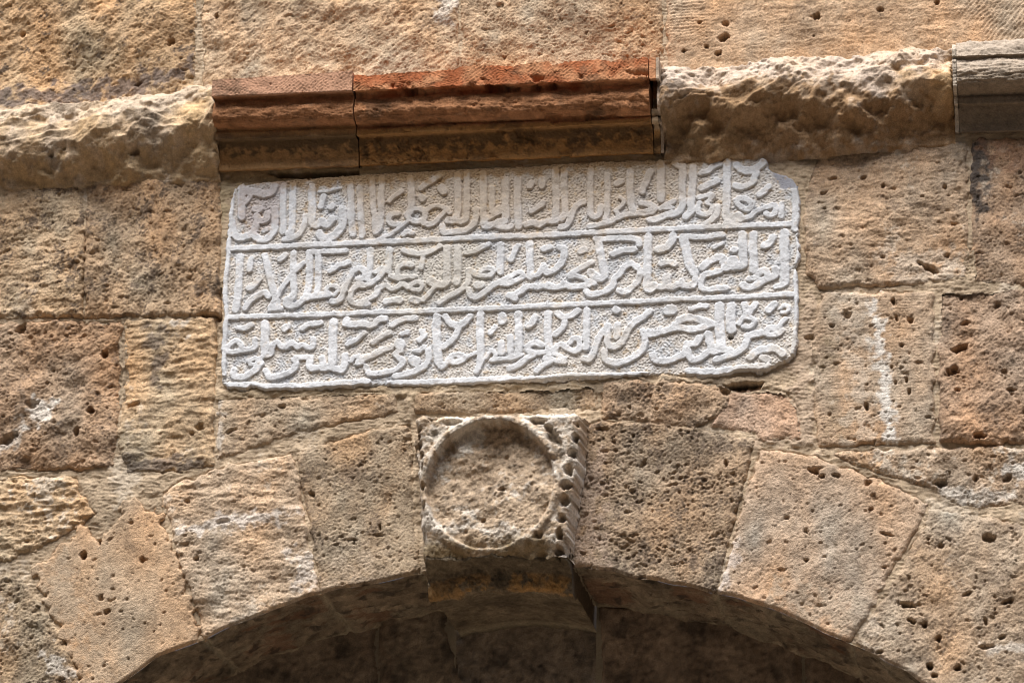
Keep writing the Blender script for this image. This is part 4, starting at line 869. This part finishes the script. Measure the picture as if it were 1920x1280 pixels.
# ------------------------------------------------------------------ soffit and inner order of the arch
def soffit():
    cuts_px = [(200,1290),(380,1188),(600,1110),(787,1078),(1075,1073),(1342,1110),(1600,1195)]
    cuts = sorted(math.atan2(at(*c)[1]-ACZ, at(*c)[0]-ACX) for c in cuts_px)
    a0, a1 = math.radians(18), math.radians(162)
    D = .305
    na = int((a1-a0)*AR/.0030); nd = int(D/.0035)
    an = np.linspace(a0, a1, na); yd = np.linspace(0, 1, nd)
    A2, Yd = np.meshgrid(an, yd)
    rep = lambda F, a=100: F[np.ix_((np.arange(nd)+a) % NJ, np.arange(na) % NI)]
    jd = np.min(np.abs(A2[..., None]-np.array(cuts)), -1)*AR+rep(NEDGE)*.0015
    R = AR+arch_wob(A2)*ss(.06, 0, Yd)+arch_wob(A2)*.2
    R = np.where(Yd == 0, AR+arch_wob(A2), R)
    dis = rep(NLARGE)*.003+rep(NMED)*.0022+rep(NHOR, 300)*.0022+rep(NFINE)*.0005-.006*ss(.007, .001, jd)-.003*ss(1.7, 2.3, rep(NPORE, 50))
    R = R-dis*ss(0, .06, Yd)
    V3 = np.stack([ACX+R*np.cos(A2), .0+Yd*D, ACZ+R*np.sin(A2)], -1); V3[0, :, 1] = .0035
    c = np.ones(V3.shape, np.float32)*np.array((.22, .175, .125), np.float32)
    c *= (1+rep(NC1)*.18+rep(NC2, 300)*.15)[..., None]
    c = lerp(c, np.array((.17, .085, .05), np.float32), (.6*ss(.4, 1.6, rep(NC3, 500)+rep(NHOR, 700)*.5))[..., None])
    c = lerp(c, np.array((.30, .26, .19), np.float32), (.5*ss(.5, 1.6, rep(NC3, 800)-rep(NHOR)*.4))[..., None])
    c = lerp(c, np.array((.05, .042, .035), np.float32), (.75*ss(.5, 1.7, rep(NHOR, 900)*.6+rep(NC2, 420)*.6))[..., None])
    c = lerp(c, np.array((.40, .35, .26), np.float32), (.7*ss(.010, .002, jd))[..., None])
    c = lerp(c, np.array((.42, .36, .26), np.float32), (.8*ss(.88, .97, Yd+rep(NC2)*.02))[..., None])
    edges = [a0]+cuts+[a1]; ac = (an[:-1]+an[1:])/2
    for b0, b1 in zip(edges[:-1], edges[1:]):
        ii = np.nonzero((ac >= b0) & (ac < b1))[0]
        if len(ii) == 0: continue
        i0, i1 = ii[0], ii[-1]+2
        if abs(b0-cuts[2]) < 1 and b0 == cuts[2+1-0] and False: continue
        mid = math.degrees((b0+b1)/2)
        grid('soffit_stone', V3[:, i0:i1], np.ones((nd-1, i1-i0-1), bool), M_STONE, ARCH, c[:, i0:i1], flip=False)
soffit()

def inner(poly, Y, base, seed, label, ztop=True):
    P = pts(poly, Y); js, isl = win(P, .0); js = slice(js.start, js.stop, 2); isl = slice(isl.start, isl.stop, 2)
    X, Z = np.meshgrid(XS[isl], ZS[js]); g = lambda F, s=0: np.roll(F, (seed*97+s*31, seed*211), (0, 1))[js, isl]
    sd = poly_sdf(P, X, Z)+g(NEDGE)*.0015
    h = g(NLARGE)*.003+g(NMED)*.0009+g(NFINE)*.0004-.004*ss(1.7, 2.2, g(NPORE))+g(NMED2)*.0008-.014*(1-ss(-.002, .012, sd))
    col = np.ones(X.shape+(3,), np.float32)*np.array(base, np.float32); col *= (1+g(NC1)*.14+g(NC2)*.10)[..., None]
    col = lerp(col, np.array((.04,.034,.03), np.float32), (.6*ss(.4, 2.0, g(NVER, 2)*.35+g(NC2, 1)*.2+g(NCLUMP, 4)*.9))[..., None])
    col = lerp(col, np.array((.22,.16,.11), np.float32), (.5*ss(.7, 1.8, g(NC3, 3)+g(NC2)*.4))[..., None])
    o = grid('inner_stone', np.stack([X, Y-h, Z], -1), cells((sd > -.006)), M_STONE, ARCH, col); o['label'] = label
low = 1620
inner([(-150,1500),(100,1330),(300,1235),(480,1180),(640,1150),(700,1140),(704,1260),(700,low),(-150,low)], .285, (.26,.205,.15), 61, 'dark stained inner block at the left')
inner([(712,1130),(830,1120),(836,1185),(850,1225),(860,1300),(856,low),(708,low)], .285, (.30,.24,.175), 62, 'dark blotched inner block beside the recess')
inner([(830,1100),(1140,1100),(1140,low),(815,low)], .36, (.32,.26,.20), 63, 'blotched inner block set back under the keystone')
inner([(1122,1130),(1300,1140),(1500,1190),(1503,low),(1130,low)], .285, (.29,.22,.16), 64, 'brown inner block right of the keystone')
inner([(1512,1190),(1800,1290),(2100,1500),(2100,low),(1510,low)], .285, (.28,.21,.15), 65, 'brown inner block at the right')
def inner_bed():
    c = [(-150,1100),(2100,1100),(2100,low+30),(-150,low+30)]
    P = pts(c, .30); js, isl = win(P, 0); js = slice(js.start, js.stop, 4); isl = slice(isl.start, isl.stop, 4); X, Z = np.meshgrid(XS[isl], ZS[js])
    col = np.ones(X.shape+(3,), np.float32)*np.array((.36,.31,.23), np.float32)
    x0, x1 = at(858, 1200, .3)[0], at(1118, 1200, .3)[0]
    gap = (X > x0) & (X < x1)
    m = (np.hypot(X-ACX, Z-ACZ) < AR+.05) & ~gap
    grid('joint_bed', np.stack([X, .298-NMED[js, isl]*.001, Z], -1), cells(m), M_MORTAR, ARCH, col)
inner_bed()
adopt(WALL); adopt(ARCH); adopt(CORN)
for o in list(CORN.children): pass

# ------------------------------------------------------------------ street below
def plain(name, base):
    m = bpy.data.materials.new(name); m.use_nodes = True; n = m.node_tree.nodes; l = m.node_tree.links; b = n['Principled BSDF']
    t = n.new('ShaderNodeTexNoise'); t.inputs['Scale'].default_value = 6; t.inputs['Detail'].default_value = 6
    r = n.new('ShaderNodeValToRGB'); r.color_ramp.elements[0].color = (*[c*.7 for c in base], 1); r.color_ramp.elements[1].color = (*[min(1, c*1.2) for c in base], 1)
    l.new(t.outputs['Fac'], r.inputs[0]); l.new(r.outputs[0], b.inputs['Base Color']); b.inputs['Roughness'].default_value = .9
    return m
g = link('street', np.array([(-60, -60, 0), (60, -60, 0), (60, 60, 0), (-60, 60, 0)], float), np.array([[0, 1, 2, 3]]), plain('street_paving', (.20, .15, .10)))
g['kind'] = 'structure'

BLOCKER_HOUSE = thing('sky_blocker_house', 'unseen plastered house with shuttered windows, added across the street to block frontal sky', 'house', (0, -8.4, 0))  # unseen house, added to keep frontal sky light off the wall
def box(name, x0, x1, y0, y1, z0, z1, mat, parent):
    v = np.array([(x, y, z) for z in (z0, z1) for y in (y0, y1) for x in (x0, x1)], float)
    return link(name, v, np.array([[0,2,3,1],[4,5,7,6],[0,1,5,4],[2,6,7,3],[0,4,6,2],[1,3,7,5]]), mat, parent, smooth=False)
mp = plain('ochre_plaster', (.40, .32, .23)); mw = plain('brown_wood', (.10, .06, .035)); ms_ = plain('cut_stone', (.42, .36, .28))
box('wall', -16, 16, -14.4, -8.4, 0, 11.5, mp, BLOCKER_HOUSE); box('cornice', -16.2, 16.2, -14.5, -8.15, 11.5, 11.8, ms_, BLOCKER_HOUSE)
for zz in (1.2, 4.6, 8.0):
    for k in range(-5, 6):
        fr = box('window', k*2.8-.6, k*2.8+.6, -8.42, -8.34, zz, zz+1.7, ms_, BLOCKER_HOUSE)
        for a in (-1, 1): box('shutter', k*2.8+min(0, a*.5)+.01, k*2.8+max(0, a*.5)-.01, -8.36, -8.30, zz+.1, zz+1.6, mw, fr)
adopt(BLOCKER_HOUSE)
